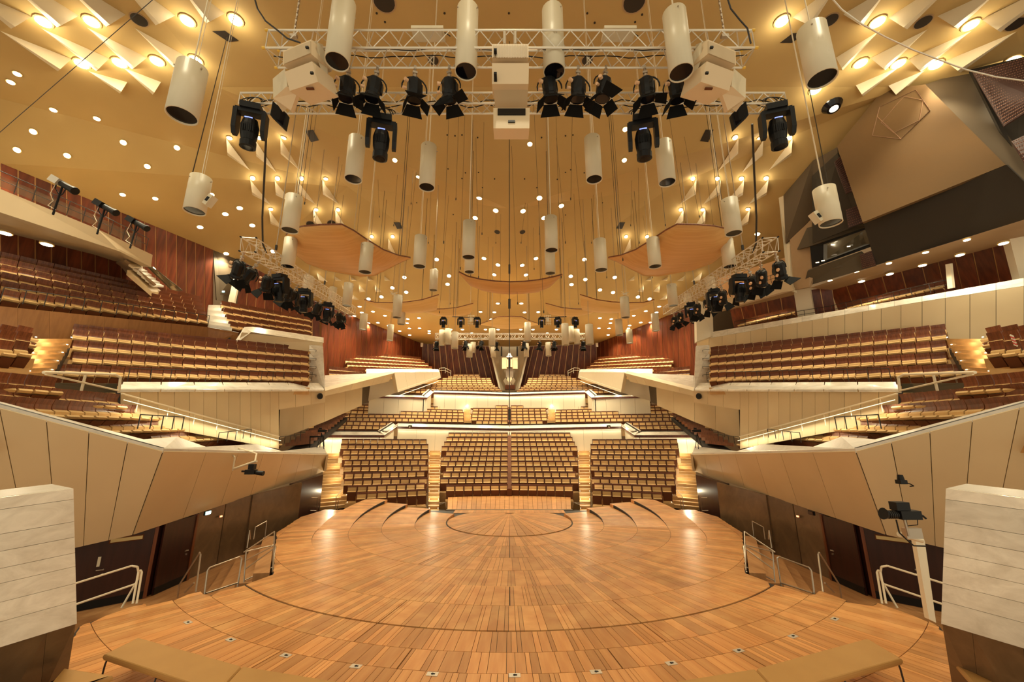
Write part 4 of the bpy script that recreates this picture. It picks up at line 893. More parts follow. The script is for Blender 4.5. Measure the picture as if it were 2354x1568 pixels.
# spotlight that lights the tan screen, with its round housing
t = thing('round_wall_lamp', 'shiny black bowl lamp on the slope left of the tan panel', 'lamp', onceil(1913, 243)[0])
p, n = onceil(1913, 243); MB().tube(p + n * .25, p - n * .02, .30, 16, .48).build('bowl', 'lens', t); MB().tube(p + n * .26, p + n * .2, .2, 12).build('bulb', 'strip', t)
sp = bpy.data.lights.new('panel_spot', 'SPOT'); sp.energy = 70; sp.color = WARM; sp.spot_size = math.radians(32); sp.spot_blend = 1; sp.shadow_soft_size = .1
so_ = bpy.data.objects.new('panel_spot', sp); COL.objects.link(so_); tgt = PPL(2085, 255, tpl); so_.location = tgt - nS * 4.0 + Vector((-1, 0, .3)); so_.rotation_euler = (tgt - so_.location).to_track_quat('-Z', 'Y').to_euler()

# ------------------------------------------------------------------ hanging cylinders
CYL = [(775, 10, 150, 54), (1071, 22, 172, 51), (1274, 27, 172, 50), (1566, 35, 175, 54), (1890, 72, 190, 60), (418, 153, 275, 62), (447, 412, 492, 44), (1910, 432, 520, 45), (812, 322, 418, 39), (981, 335, 436, 36.5), (1366, 318, 418, 37), (1534, 328, 425, 38), (666, 453, 535, 36.5), (1687, 463, 542, 36),
       (839, 560, 630, 29), (964, 545, 617, 29), (1077, 513, 596, 30), (1268, 498, 580, 30), (1382, 553, 625, 29), (1506, 547, 617, 29), (661, 552, 617, 29), (1678, 552, 617, 28), (1079, 570, 629, 23.5), (1265, 570, 632, 24), (996, 622, 670, 19), (704, 634, 685, 21), (762, 662, 705, 17), (797, 653, 706, 21), (912, 681, 733, 20.5), (922, 704, 748, 17), (834, 722, 760, 17), (896, 747, 785, 14.5), (1637, 638, 683, 20), (1548, 653, 706, 21.5), (1584, 676, 715, 16), (1438, 684, 733, 20.5), (1424, 735, 773, 17), (1448, 757, 791, 14.5), (1508, 722, 763, 17), (1131, 755, 797, 15.5), (1213, 743, 786, 15.5), (1015, 760, 796, 13), (1029, 757, 793, 14), (1045, 763, 803, 16), (1079, 790, 823, 14), (1087, 786, 812, 12), (1300, 745, 796, 17), (1313, 750, 788, 14), (1327, 757, 792, 13), (1356, 745, 794, 18), (1261, 788, 820, 13), (1134, 797, 823, 12), (1210, 790, 822, 12)]
CYL = [c for c in CYL]
hz = lambda x: 'far left' if x < 500 else 'left' if x < 800 else 'left of centre' if x < 1100 else 'near the centre line' if x < 1245 else 'right of centre' if x < 1480 else 'right' if x < 1750 else 'far right'
vz = lambda y: 'by the top truss' if y < 240 else 'below the front trusses' if y < 450 else 'beside the big sails' if y < 640 else 'above the rear sails' if y < 740 else 'before the rear wall'
cnt = {}
for (cx, y0, y1, w) in CYL: cnt.setdefault((hz(cx), vz(y1)), []).append(cx)
cylm = {}
def cylmeshes(L):
    k = round(L, 1)
    if k not in cylm:
        a = MB(); r = .25; nseg = 24
        for (z, rr_) in ((0, r), ): pass
        vs = []; 
        for z, rr_ in ((0, r), (-k, r), (-k, r - .018), (-k + .12, r - .018)):
            vs += [(rr_ * math.cos(2 * math.pi * j / nseg), rr_ * math.sin(2 * math.pi * j / nseg), z) for j in range(nseg)]
        fs = [(i * nseg + j, i * nseg + (j + 1) % nseg, (i + 1) * nseg + (j + 1) % nseg, (i + 1) * nseg + j) for i in range(3) for j in range(nseg)]; fs.append(tuple(range(nseg))[::-1])
        a.add(vs, [f[::-1] for f in fs]); body = a.mesh('body', 'white', smooth=True)
        body.polygons[len(body.polygons) - 1].use_smooth = False
        b = MB().tube((0, 0, -k + .03), (0, 0, -k + .11), r - .02, 24).mesh('lens', 'lens')
        c = MB().box((0, 0, .02), (.06, .06, .05)).tube((-.24, 0, -.12), (-.27, 0, -.12), .015, 6).tube((.12, -.21, -.12), (.13, -.26, -.12), .015, 6).mesh('fitting', 'steel')
        cylm[k] = (body, b, c)
    return cylm[k]
for (cx, y0, y1, w) in sorted(CYL):
    D = .5 * F / w
    if D > 25: D = min(D, 33)
    sc = w / (.5 * F / D); bt_ = P(cx, y1 - .13 * w, D)
    # top at same world x,y with pixel y0
    v0 = (y0 - 784) / F; zt = HC + bt_.y * (SP - v0 * CP) / (CP + v0 * SP)
    L = (zt - bt_.z) / sc; k = round(L, 1)
    g = cnt[(hz(cx), vz(y1))]; o_ = ORD[g.index(cx)] if cx in g else ORD[0]
    size = 'large' if w > 40 else 'medium' if w > 22 else 'small'
    o_ = ORD[sorted(g).index(cx)]
    lab = '%s cream cylinder %s, %s%s' % (size, hz(cx), vz(y1), (', ' + o_ + ' from left') if len(g) > 1 else '')
    t = thing('hanging_cylinder', lab, 'hanging cylinder', Vector((bt_.x, bt_.y, bt_.z + k * sc)), 'cream cylinders hung from the ceiling', R.uniform(0, 3))
    t.scale = (sc, sc, sc)
    for nm, me in zip(('body', 'lens', 'fitting'), cylmeshes(L)): o = bpy.data.objects.new(nm, me); COL.objects.link(o); o.parent = t
    top = ceilz(bt_.x, bt_.y) - (bt_.z + k * sc)
    if w > 13: MB().tube((0, 0, 0), (0, 0, top / sc), .012 if w > 30 else .014, 4).tube((.05, 0, 0), (.05, 0, top / sc), .006, 4).build('cable', 'cream' if w > 25 else 'steel', None, org=(0, 0, 0)).parent = t

# ------------------------------------------------------------------ plywood sails
def sail(label, s, cols, m, group=None):
    up_, lo_ = [], []
    n = 8; vs = []; rows = len(cols)
    for (x0, y0, d0, x1, y1, d1) in cols:
        a, b = PX(s, x0, y0, d0), PX(s, x1, y1, d1)
        for j in range(n + 1):
            t = j / n; vs.append(lerp(a, b, t) - Vector((0, 0, .35 * math.sin(math.pi * t) * min(1, (b - a).length / 3))))
    th = Vector((0, 0, .06)); k = n + 1; N = len(vs)
    vs2 = [v + th for v in vs]; fs = []
    for i in range(rows - 1):
        for j in range(n):
            a, b, c, d = i * k + j, i * k + j + 1, (i + 1) * k + j + 1, (i + 1) * k + j
            fs += [(a, b, c, d), (a + N, d + N, c + N, b + N)]
    for i in range(rows - 1):
        for j in (0, n): a, b = i * k + j, (i + 1) * k + j; fs.append((a, b, b + N, a + N))
    t = thing('acoustic_sail', label, 'acoustic sail', sum(vs, Vector()) / N, group)
    MB().add(vs + vs2, fs).build('plywood_sheet', m, t, smooth=True)
    rim = MB()
    for j in (0, n):
        for i in range(rows - 1): rim.tube(vs[i * k + j] + th / 2, vs[(i + 1) * k + j] + th / 2, .035, 5)
    rim.build('rim', 'seatwood', t)
    for i in (1, rows - 2):
        for j in (1, n - 1):
            p = vs[i * k + j]; MB().tube(p, Vector((p.x, p.y, ceilz(p.x, p.y))), .012, 4).build('suspension_wire', 'rail', t)
    return t
for s in (-1, 1):
    S = SIDE[s]
    sail('large orange plywood sail over the ' + S + ' terraces', s, [(658, 541, 16.5, 660, 548, 16.9), (672, 527, 15.8, 676, 583, 18), (700, 521, 15.2, 705, 606, 19), (740, 518, 15, 750, 622, 19.5), (785, 517, 15, 800, 631, 19.8), (812, 531, 15.6, 830, 636, 20), (840, 550, 16.3, 862, 634, 20), (880, 575, 17.5, 895, 617, 19.5), (915, 588, 18.6, 920, 604, 19.4), (943, 593, 19.2, 943, 594, 19.3)], 'sail', 'large side sails')
    sail('pale curved plywood sail, outer of the pair %s of centre' % S, s, [(838, 690, 26, 838, 691, 26.2), (862, 696, 26, 870, 708, 27.2), (900, 697, 26, 905, 718, 28), (935, 695, 26, 940, 720, 28.2), (970, 690, 26, 968, 719, 28.2), (1009, 678, 26, 1003, 714, 28)], 'sailpale', 'pale sail pairs')
    sail('pale curved plywood sail, inner of the pair %s of centre' % S, s, [(966, 712, 30, 967, 714, 30.2), (990, 711.5, 30, 992, 723, 31), (1020, 711, 30, 1022, 728, 31.4), (1050, 708, 30, 1052, 728, 31.4), (1088, 698, 30, 1080, 722, 31.2)], 'sailpale', 'pale sail pairs')
sail('orange curved plywood sail at the centre above the rear tiers', -1, [(1055, 626, 20, 1055, 627.5, 20.2), (1075, 636, 20, 1082, 656, 21.6), (1105, 643, 20, 1112, 668, 22), (1140, 647.5, 20, 1145, 673, 22.3), (1172, 649, 20, 1172, 675, 22.4), (1205, 648, 20, 1203, 674, 22.3), (1240, 644, 20, 1236, 671, 22.1), (1270, 638, 20, 1262, 660, 21.6), (1292, 632, 20, 1292, 633, 20.2)], 'sail')
sail('small pale plywood sail at the rear centre', -1, [(1104, 745, 35, 1105, 747, 35.2), (1125, 738, 34.6, 1127, 750, 36), (1143, 729, 34.2, 1150, 756, 36.6), (1172, 728, 34.2, 1172, 757.5, 36.8), (1200, 729, 34.2, 1193, 756, 36.6), (1217, 738, 34.6, 1216, 750, 36), (1240, 745, 35, 1239, 747, 35.2)], 'sailpale')

# ------------------------------------------------------------------ lighting trusses
def truss(label, a, b, sz, nb, capm=None, group=None, r=.026):
    """box truss: a, b are the lower front ends; goes back and up by sz"""
    t = thing('lighting_truss', label, 'truss', a, group); d = (b - a).normalized(); back = Vector((-d.y, d.x, 0))
    if back.y < 0: back = -back
    up = d.cross(back); up = up if up.z > 0 else -up
    O = [Vector(), back * sz, back * sz + up * sz, up * sz]
    for o in O: MB().tube(a + o, b + o, r, 7).build('chord', 'alu', t)
    mb = MB(); 
    for f in range(4):
        p, q = O[f], O[(f + 1) % 4]
        for k in range(nb):
            u, v = lerp(a, b, k / nb), lerp(a, b, (k + 1) / nb); m = (u + v) / 2
            mb.tube(u + p, m + q, r * .5, 4, caps=False).tube(m + q, v + p, r * .5, 4, caps=False)
    mb.build('braces', 'alu', t, kind='stuff')
    for o, o2 in zip(O, O[1:] + O[:1]):
        for e in (a, b): MB().tube(e + o, e + o2, r * .6, 5).build('end_bar', 'alu', t)
    if capm:
        for o in O:
            for e, sg in ((a, -1), (b, 1)): MB().tube(e + o, e + o + d * sg * .07, r * 1.25, 8).build('end_cap', capm, t)
    return t, d, back, up
D1 = 9.0
A, B = P(610, 110, D1), P(1735, 110, D1); B.z = A.z
tr1 = truss('long aluminium box truss at the top with yellow end caps', A, B, .50, 16, 'yellow')
cb = MB(); k = 40
for off in (.12, .3):
    pts_ = [lerp(A, B, i / k) + Vector((0, off + .02 * math.sin(i * 1.7), .10 + .03 * math.sin(i * .9 + off * 9))) for i in range(k + 1)]
    cb.path(pts_, .012, 5)
cb.build('power_cable', 'black', tr1[0])
A2, B2 = P(548, 238, 10.2), P(1808, 238, 10.2); B2.z = A2.z
tr2 = truss('second aluminium box truss lower behind the first', A2, B2, .33, 26, None)
cb = MB()
for off in (.06, .2): cb.path([lerp(A2, B2, i / 60) + Vector((0, off + .03 * math.sin(i * 1.3), .12 + .04 * math.sin(i * 2.1 + off * 9))) for i in range(61)], .012, 5)
cb.build('power_cable', 'black', tr2[0])
for nm, x in (('left', 660), ('right', 1681)):
    p = P(x, 70, 9.0); p.z = A.z + .5; t = thing('hoist_chain', 'short steel hoist chain above the %s end of the top truss' % nm, 'chain', p)
    m = MB(); zz = p.z
    for i in range(14): m.box((p.x, p.y + .25, zz + .06 + i * .085), (.045, .02, .08) if i % 2 else (.02, .045, .08))
    m.tube((p.x, p.y + .25, zz + 1.2), (p.x, p.y + .25, ceilz(p.x, p.y)), .012, 4); m.build('links', 'steel', t); MB().box((p.x, p.y + .25, zz + .02), (.16, .08, .08)).build('shackle', 'steel', t)
for nm, x in (('left', 985), ('right', 1422)):
    p = P(x, 78, 9.5); t = thing('flat_floodlight', 'flat white floodlight lying on the %s half of the top truss' % nm, 'lamp', p)
    MB().box(p, (.75, .35, .08)).build('housing', 'white', t); MB().box(p + Vector((0, 0, -.05)), (.66, .28, .03)).build('panel', 'white', t); MB().path([p + Vector((.1 + .1 * i, .1, .06 + .12 * math.sin(i * .8))) for i in range(5)], .012, 5).build('cable', 'black', t)

def fresnel_meshes():
    o = {}
    m = MB().box((0, 0, .03), (.06, .05, .09)).tube((0, 0, 0), (0, 0, -.16), .022, 8).box((0, 0, -.10), (.11, .07, .05)).tube((.0, .0, -.16), (0, 0, -.24), .05, 10)
    o['clamp'] = (m, 'steel')
    m = MB(); a = [Vector((.29 * math.sin(t), 0, -.50 + .28 * math.cos(t))) for t in [math.radians(x) for x in range(-100, 101, 20)]]
    m.path(a, .017, 6); o['yoke'] = (m, 'black')
    m = MB(); n = 10
    sec = [(-.28, .13), (-.33, .17), (-.62, .17), (-.70, .15), (-.74, .18), (-.80, .18)]
    for (z0, r0), (z1, r1) in zip(sec[:-1], sec[1:]): m.tube((0, 0, z0), (0, 0, z1), r0, n, r1)
    m.box((.14, .05, -.48), (.1, .12, .22)); o['body'] = (m, 'black')
    m = MB()
    o['adjust_knob'] = (MB().tube((-.17, -.1, -.42), (-.24, -.14, -.42), .045, 10).tube((-.2, -.06, -.58), (-.27, -.09, -.60), .035, 10), 'knob')
    o['lens'] = (MB().tube((0, 0, -.802), (0, 0, -.81), .15, 14), 'lens')
    return o
def flap(k, ang, L=.26):
    """one barn door leaf"""
    a = math.radians(ang); q = [Vector((-.15, 0, 0)), Vector((.15, 0, 0)), Vector((.24 if k % 2 == 0 else .18, 0, -L)), Vector((-.24 if k % 2 == 0 else -.18, 0, -L))]
    rm = Matrix.Rotation(k * math.pi / 2, 3, 'Z') @ Matrix.Rotation(a, 3, 'X'); th = rm @ Vector((0, .012, 0))
    q = [rm @ p + Matrix.Rotation(k * math.pi / 2, 3, 'Z') @ Vector((0, -.165, 0)) + Vector((0, 0, -.81)) for p in q]
    return MB().slab(q, th)
FM = {k: m.mesh(k, mm) for k, (m, mm) in fresnel_meshes().items()}
FL = {(k, a): flap(k, a).mesh('barn_door', 'barn') for k in range(4) for a in (-20, -45, -70, -110)}
def fresnel(p, label, rz=0, tilt=0, sc=1, doors=(-45, -45, -45, -45), group='black fresnel spotlights', ry=0):
    t = thing('stage_spotlight', label, 'spotlight', p, group); t.rotation_euler = (tilt, ry, rz); t.scale = (sc, sc, sc)
    for k, me in FM.items():
        o = bpy.data.objects.new(k, me); COL.objects.link(o); o.parent = bod if k in ('lens', 'adjust_knob') else t
        if k == 'body': bod = o
    for k in range(4): o = bpy.data.objects.new('barn_door', FL[(k, doors[k])]); COL.objects.link(o); o.parent = bod
    return t
for i, (x, rz, dr) in enumerate([(800, .3, (-45, -70, -45, -20)), (866, .2, (-45, -45, -20, -45)), (953, .35, (-70, -45, -45, -20)), (1032, -.3, (-20, -110, -45, -45)), (1258, 0, (-45, -45, -45, -45)), (1330, .1, (-45, -45, -45, -45)), (1394, .5, (-110, -45, -45, -45)), (1484, -.3, (-45, -70, -45, -45)), (1550, -.2, (-70, -45, -20, -45))]):
    p = P(x, 160, 9.42); p.z = A.z - .03; p.y = A.y + .5
    fresnel(p, 'black spotlight with barn doors, %s from left under the top truss' % ORD[i], rz, R.uniform(.05, .2), 1.0, dr, 'black spotlights under the top truss', R.uniform(-.12, .12))
def mover_meshes():
    o = {}
    o['base'] = (MB().box((0, 0, -.05), (.42, .34, .14)).tube((-.12, 0, .02), (-.12, 0, .1), .03, 6).tube((.12, 0, .02), (.12, 0, .1), .03, 6), 'black')
    m = MB()
    for sx in (-1, 1):
        a = [Vector(p) for p in ((sx * .25, -.13, -.14), (sx * .25, .13, -.14), (sx * .25, .14, -.62), (sx * .25, .06, -.76), (sx * .25, -.06, -.76), (sx * .25, -.14, -.62))]
        m.prism(a, [p + Vector((sx * .09, 0, 0)) for p in a])
    m.box((0, 0, -.16), (.62, .24, .10)); o['yoke'] = (m, 'black')
    m = MB(); sec = [(-.30, .08), (-.34, .15), (-.50, .19), (-.72, .18), (-.86, .15), (-.88, .17), (-1.02, .17), (-1.03, .13)]
    for (z0, r0), (z1, r1) in zip(sec[:-1], sec[1:]): m.tube((0, 0, z0), (0, 0, z1), r0, 16, r1)
    for k in range(7): m.box((-.12 + .04 * k, -.185, -.62), (.014, .02, .16))
    o['head'] = (m, 'black'); o['lens'] = (MB().tube((0, 0, -1.03), (0, 0, -1.035), .12, 14), 'lens')
    o['status_glow'] = (MB().box((0, -.15, -.36), (.16, .02, .02)), 'blueglow')
    return o
MM = {k: m.mesh(k, mm) for k, (m, mm) in mover_meshes().items()}
def mover(p, label, rz=0, sc=1, tilt=0, group='black moving head lights'):
    t = thing('moving_head_light', label, 'stage light', p, group); t.rotation_euler = (tilt, 0, rz); t.scale = (sc, sc, sc)
    for k, me in MM.items():
        o = bpy.data.objects.new(k, me); COL.objects.link(o); o.parent = bod if k in ('lens', 'status_glow') else t
        if k == 'head': bod = o
    return t
for x, y, lab, rz in ((580, 242, 'black moving head light under the left end of the second truss', .3), (880, 268, 'black moving head light left of centre under the second truss', .25), (1475, 268, 'black moving head light right of centre under the second truss', -.25), (1781, 242, 'black moving head light under the right end of the second truss', -.3)):
    mover(P(x, y + 4, 10.2), lab, rz, 1.08, .12)
    c = P(x, y - 8, 10.2); cc = thing('cable_loop', 'looped black cables above the ' + lab[6:].replace('moving head light ', 'moving light '), 'cable', c)
    for j in range(3):
        MB().path([c + Vector(((.32 - .07 * j) * math.cos(a), .05 * j, (.14 + .05 * j) * math.sin(a))) for a in [math.pi * q / 9 for q in range(10)]], .012, 5).build('cable', 'black', cc)
for s, lab in ((-1, 'thin black square monitor tilted beside the left loudspeaker cluster'), (1, 'thin black square monitor tilted beside the right loudspeaker cluster')):
    t = thing('tilted_monitor', lab, 'monitor', PX(s, 640, 262, 9.8)); qq = pts(s, [(627, 232, 9.7), (660, 262, 9.9), (653, 295, 9.9), (621, 264, 9.7)])
    MB().slab(qq, Vector((s * .0, .12, 0))).build('housing', 'black', t); c = sum(qq, Vector()) / 4; MB().slab([lerp(c, x, .8) - Vector((0, .01, 0)) for x in qq], Vector((0, .01, 0))).build('screen', 'lens', t)
# loudspeaker clusters
def qbox(t, name, m, L, D, d, s=-1): 
    v = d if isinstance(d, Vector) else Vector((0, d, 0)); return MB().slab(pts(s, [(x, y, D if len(r) == 0 else r[0]) for x, y, *r in L]), v).build(name, m, t)
t = thing('loudspeaker_cluster', 'central stack of tan loudspeaker cabinets hanging in front of the trusses', 'loudspeaker', P(1171, 295, 8.9))
MB().slab([P(1131, 101, 8.75), P(1215, 101, 8.75), P(1215, 133, 8.6), P(1131, 133, 8.6)], Vector((0, .5, .12))).build('upper_cabinet', 'speaker', t)
gm = MB()
for k in range(22): x0 = 1133 + k * 3.7; gm.slab([P(x0, 102, 8.70), P(x0 + 1.6, 102, 8.70), P(x0 + 1.6, 131, 8.56), P(x0, 131, 8.56)], Vector((0, .04, 0)))
gm.build('grille', 'grille', t, kind='stuff')
MB().slab([P(1131, 145, 8.6), P(1216, 145, 8.6), P(1215, 193, 8.7), P(1131, 193, 8.7)], Vector((0, .5, .12))).build('middle_cabinet', 'speaker', t)
MB().slab([P(1134, 195, 8.8), P(1214, 195, 8.8), P(1212, 248, 9.3), P(1138, 248, 9.3)], Vector((0, .4, .15))).build('bracket_frame', 'grille', t)
MB().slab([P(1134, 248, 8.9), P(1218, 248, 8.9), P(1217, 295, 8.6), P(1134, 295, 8.6)], Vector((0, .45, .1))).build('lower_cabinet', 'speaker', t)
MB().slab([P(1144, 249, 8.86), P(1208, 249, 8.86), P(1208, 263, 8.76), P(1144, 263, 8.76)], Vector((0, .05, 0))).build('connector_panel', 'black', t)
MB().slab([P(1168, 276, 8.68), P(1184, 276, 8.68), P(1184, 280, 8.65), P(1168, 280, 8.65)], Vector((0, .05, 0))).build('handle', 'black', t)
for y in (114, 168): MB().slab([P(1135, y - 3, 8.5), P(1142, y - 3, 8.5), P(1142, y + 2, 8.5), P(1135, y + 2, 8.5)], Vector((0, .2, 0))).build('badge', 'black', t)
for x in (1160, 1184): MB().tube(P(x, 72, 9.1), P(x, 102, 9.0), .035, 8).build('hanger', 'alu', t)
for s in (-1, 1):
    S = SIDE[s]; t = thing('loudspeaker_cluster', S + ' stack of tilted tan loudspeaker cabinets at the end of the top truss', 'loudspeaker', PX(s, 690, 250, 8.9))
    dv = Vector((-s * .22, .5, .1))
    MB().slab(pts(s, [(651, 117, 8.9), (715, 90.5, 8.5), (715, 124, 8.4), (650, 150, 8.8)]), dv).build('upper_cabinet', 'speaker', t)
    MB().slab(pts(s, [(653, 119, 8.86), (713, 94, 8.46), (713, 122, 8.37), (652, 147, 8.76)]), dv * .05).build('grille', 'grille', t)
    MB().slab(pts(s, [(654, 165, 8.8), (717, 141, 8.4), (731, 188, 8.5), (666, 209, 8.9)]), dv).build('middle_cabinet', 'speaker', t)
    MB().slab(pts(s, [(666, 209, 8.9), (731, 188, 8.5), (757, 196, 8.9), (690, 216, 9.3)]), Vector((0, 0, .04))).build('lower_face', 'speaker', t)
    MB().slab(pts(s, [(716, 92, 8.6), (742, 102, 9.0), (752, 160, 9.0), (754, 196, 9.0), (732, 190, 8.7), (722, 150, 8.6)]), Vector((0, .06, 0))).build('side_plate', 'white', t)
    MB().slab(pts(s, [(729, 95, 8.55), (742, 112, 8.7), (753, 135, 8.8), (753, 170, 8.8), (741, 168, 8.7), (729, 135, 8.6)]), Vector((0, .03, 0))).build('bracket_plate', 'white', t)
    MB().slab(pts(s, [(627, 181, 9.3), (655, 157, 9.0), (661, 197, 8.9), (628, 226, 9.2)]), Vector((s * -.0, .4, .0))).build('amplifier_box', 'white', t)
    MB().slab(pts(s, [(628, 226, 9.2), (660, 198, 8.9), (683, 214, 9.0), (669, 254, 9.3)]), Vector((0, .12, .03))).build('lower_box', 'speaker', t)
    for (x, y) in ((706, 109), (717, 168)): MB().box(PX(s, x, y, 8.38), (.06, .04, .045)).build('badge', 'black', t)
    MB().box(PX(s, 713, 204, 8.7), (.16, .05, .03)).build('handle', 'seatbrown', t)
# side trusses and their fixtures
for s in (-1, 1):
    S = SIDE[s]; a, b = PX(s, 552, 578, 13.6), PX(s, 800, 722, 28.0)
    tt, d, bk, up = truss('long aluminium truss receding along the %s ceiling slope' % S, a, b, .5, 26, 'black', None, .022)
    kinds = [(.015, 'f'), (.09, 'f'), (.16, 'f'), (.22, 'm'), (.30, 'f'), (.36, 'f'), (.42, 'm'), (.52, 'f'), (.60, 'f'), (.68, 'm'), (.76, 'f'), (.84, 'f'), (.95, 'f')]
    for i, (f, k) in enumerate(kinds):
        p = lerp(a, b, f) - Vector((0, 0, .03)); lab = '%s from the near end of the %s side truss' % (ORD[i], S)
        if k == 'f': fresnel(p, 'black barn door spotlight, ' + lab, R.uniform(-.6, .6), R.uniform(.3, .6) * 1, 1.15, (R.choice((-20, -45, -70)), -45, R.choice((-45, -20)), -45), 'spotlights on the side trusses', -s * R.uniform(.4, .8))
        else: mover(p, 'black moving head light, ' + lab, R.uniform(-.5, .5), 1.1, .15, 'moving lights on the side trusses')
    for j, f in enumerate((.18, .62)):
        p = lerp(a, b, f) + up * .5; t = thing('hoist_chain', '%s steel suspension of the %s side truss' % (('near', 'far')[j], S), 'chain', p); MB().tube(p, Vector((p.x, p.y, ceilz(p.x, p.y))), .02, 5).build('cable', 'steel', t); MB().box(p + Vector((0, 0, .5)), (.07, .07, .22)).build('hook', 'rail', t)
    # hanging power cables of the side truss
    t = thing('power_cable', 'thick black power cable hanging down to the %s side truss' % S, 'cable', PX(s, 610, 570, 14.5))
    MB().path([PX(s, 613, 285, 11.2), PX(s, 608, 400, 12.3), PX(s, 603, 500, 13.5), PX(s, 604, 560, 14.2), PX(s, 612, 580, 14.5)], .03, 6).build('cable', 'rail', t)
# far truss
a, b = P(1000, 778, 33), P(1345, 778, 33); b.z = a.z; truss('short aluminium truss in front of the pale rear recess', a, b, .42, 22, None, None, .03)
for i, (x, kk) in enumerate(((1004, 'f'), (1070, 'f'), (1108, 'f'), (1142, 'f'), (1204, 'f'), (1241, 'f'), (1273, 'f'), (1340, 'f'))):
    p = P(x, 779, 33.2); fresnel(p, 'small black spotlight, %s from left under the far truss' % ORD[i], R.uniform(-.5, .5), R.uniform(-.4, .4), .95, (-45, -20, -45, -45), 'spotlights under the far truss')
for s in (-1, 1):
    a, b = PX(s, 1040, 728, 28), PX(s, 1104, 731, 28); t = thing('lighting_bar', 'thin black lighting bar with three moving lights %s of centre' % SIDE[s], 'lighting bar', a); MB().tube(a, b, .03).build('bar', 'rail', t)
    for x in (1042, 1098): p = PX(s, x, 729, 28); MB().tube(p, Vector((p.x, p.y, ceilz(p.x, p.y))), .012, 4).build('wire', 'rail', t)
    for i, x in enumerate((1020, 1060, 1097)): mover(PX(s, x, 730, 28), 'small black moving light, %s outwards-in on the bar %s of centre' % (ORD[i], SIDE[s]), R.uniform(-.6, .6), .72, 0, 'moving lights on the hanging bars')
    p = PX(s, 1083, 735, 28); t = thing('hanging_microphone_frame', 'small cream wire frame among the moving lights %s of centre' % SIDE[s], 'frame', p); mm_ = MB()
    for k in range(4): mm_.tube(p + Vector((-.25, 0, .3 - .2 * k)), p + Vector((.25, 0, .3 - .2 * k)), .02, 4); mm_.tube(p + Vector((-.2 + .13 * k, 0, .35)), p + Vector((-.2 + .13 * k, 0, -.4)), .02, 4)
    mm_.build('frame_bars', 'white', t); MB().box(p, (.2, .12, .3)).build('box', 'white', t)
    for j, (x, y, D) in enumerate(((905, 676, 22),)):
        p = PX(s, x, y, D); t = thing('receiver_frame', 'small wire frame above the hanging cylinder %s of centre' % SIDE[s], 'frame', p); MB().tube(p + Vector((-.2, 0, 0)), p + Vector((.2, 0, .1)), .02, 4).tube(p + Vector((-.2, 0, .15)), p + Vector((.2, 0, -.1)), .02, 4).box(p, (.2, .1, .1)).build('frame_bars', 'white', t)

# ------------------------------------------------------------------ suspension wires and the central cable
t = thing('centre_cable', 'thick dark vertical cable bundle hanging on the hall centre line', 'cable', P(1171, 975, 13))
p = P(1171, 975, 13); MB().tube(p, Vector((p.x, p.y, 19.9)), .014, 6).build('cable', 'rail', t)
for z_, r_ in ((6.2, .035), (8.3, .04), (9.6, .035), (4.5, .04)): MB().tube((p.x, p.y, z_), (p.x, p.y, z_ + .35), r_, 6).build('weight', 'rail', t)
WX = [(700, 470), (722, 500), (760, 520), (820, 545), (872, 500), (905, 520), (930, 640), (945, 470), (985, 560), (1003, 420), (1010, 720), (1020, 560), (1035, 700), (1048, 460), (1058, 620), (1100, 640), (1108, 540), (1120, 740), (1140, 560), (1150, 700), (1190, 700), (1198, 560), (1215, 650), (1228, 620), (1240, 540), (1250, 720), (1290, 640), (1300, 560), (1312, 460), (1330, 700), (1345, 600), (1360, 560), (1395, 640), (1400, 470), (1432, 600), (1450, 520), (1470, 560), (1500, 640), (1530, 520), (1580, 540), (1608, 500), (1640, 520)]
for i, (x, y) in enumerate(sorted(WX)):
    D = R.uniform(17, 30); p = P(x, y, D); c = ceilz(p.x, p.y)
    if c - p.z < .3: continue
    t = thing('suspension_wire', 'very thin dark wire hanging from the ceiling slope, ' + ORD[i] + ' from left', 'wire', p, 'thin ceiling wires')
    MB().tube(p, Vector((p.x + R.choice((0, 0, 0, .3, -.3)), p.y, c)), .008, 3).build('wire', 'rail', t); MB().tube(p, p + Vector((0, 0, .12)), .025, 5).build('weight', 'rail', t)
for i, (x, y) in enumerate(sorted([(866, 30), (1022, 30), (1060, 48), (1350, 30), (1367, 52), (1476, 33), (1460, 50), (885, 50), (1170, 30), (1062, 310), (1098, 316), (1245, 316), (1300, 312), (1317, 310), (1028, 310), (1046, 312), (1100, 396), (1300, 396), (1070, 397), (1343, 397), (1137, 411), (1206, 411), (1062, 410), (1281, 412), (1312, 390), (1030, 388), (958, 466), (1385, 466), (1042, 493), (1300, 494), (1109, 431), (1234, 431)])):
    p, n = onceil(x, y); MB().tube(p + n * .03, p - n * .02, .045, 6).build('cable_hole', 'dark', label='tiny dark cable hole in the ceiling, ' + ORD[i] + ' from left', cat='hole', group='cable holes in the ceiling')
t = thing('sloping_cable', 'long grey cable sagging across the upper right corner', 'cable', P(1914, 0, 8))
cp = [P(x, y, 7.5) for x, y in ((1905, -12), (1935, 22), (1980, 55), (2035, 85), (2100, 115), (2160, 138), (2220, 160), (2290, 177), (2400, 192))]
MB().path(cp, .014, 6).build('cable', 'alu', t)
t = thing('sloping_wire', 'thin dark wire running diagonally over the upper left ceiling', 'wire', P(0, 315, 12)); MB().tube(P(-30, 330, 12), P(385, -30, 9.5), .008, 4).build('wire', 'rail', t)
t = thing('power_cable', 'black cable looping to the left end of the top truss', 'cable', P(640, 80, 9)); MB().path([P(x, y, 9) for x, y in ((585, -5), (592, 20), (610, 48), (636, 68), (660, 88), (690, 98))], .018, 6).build('cable', 'rail', t)
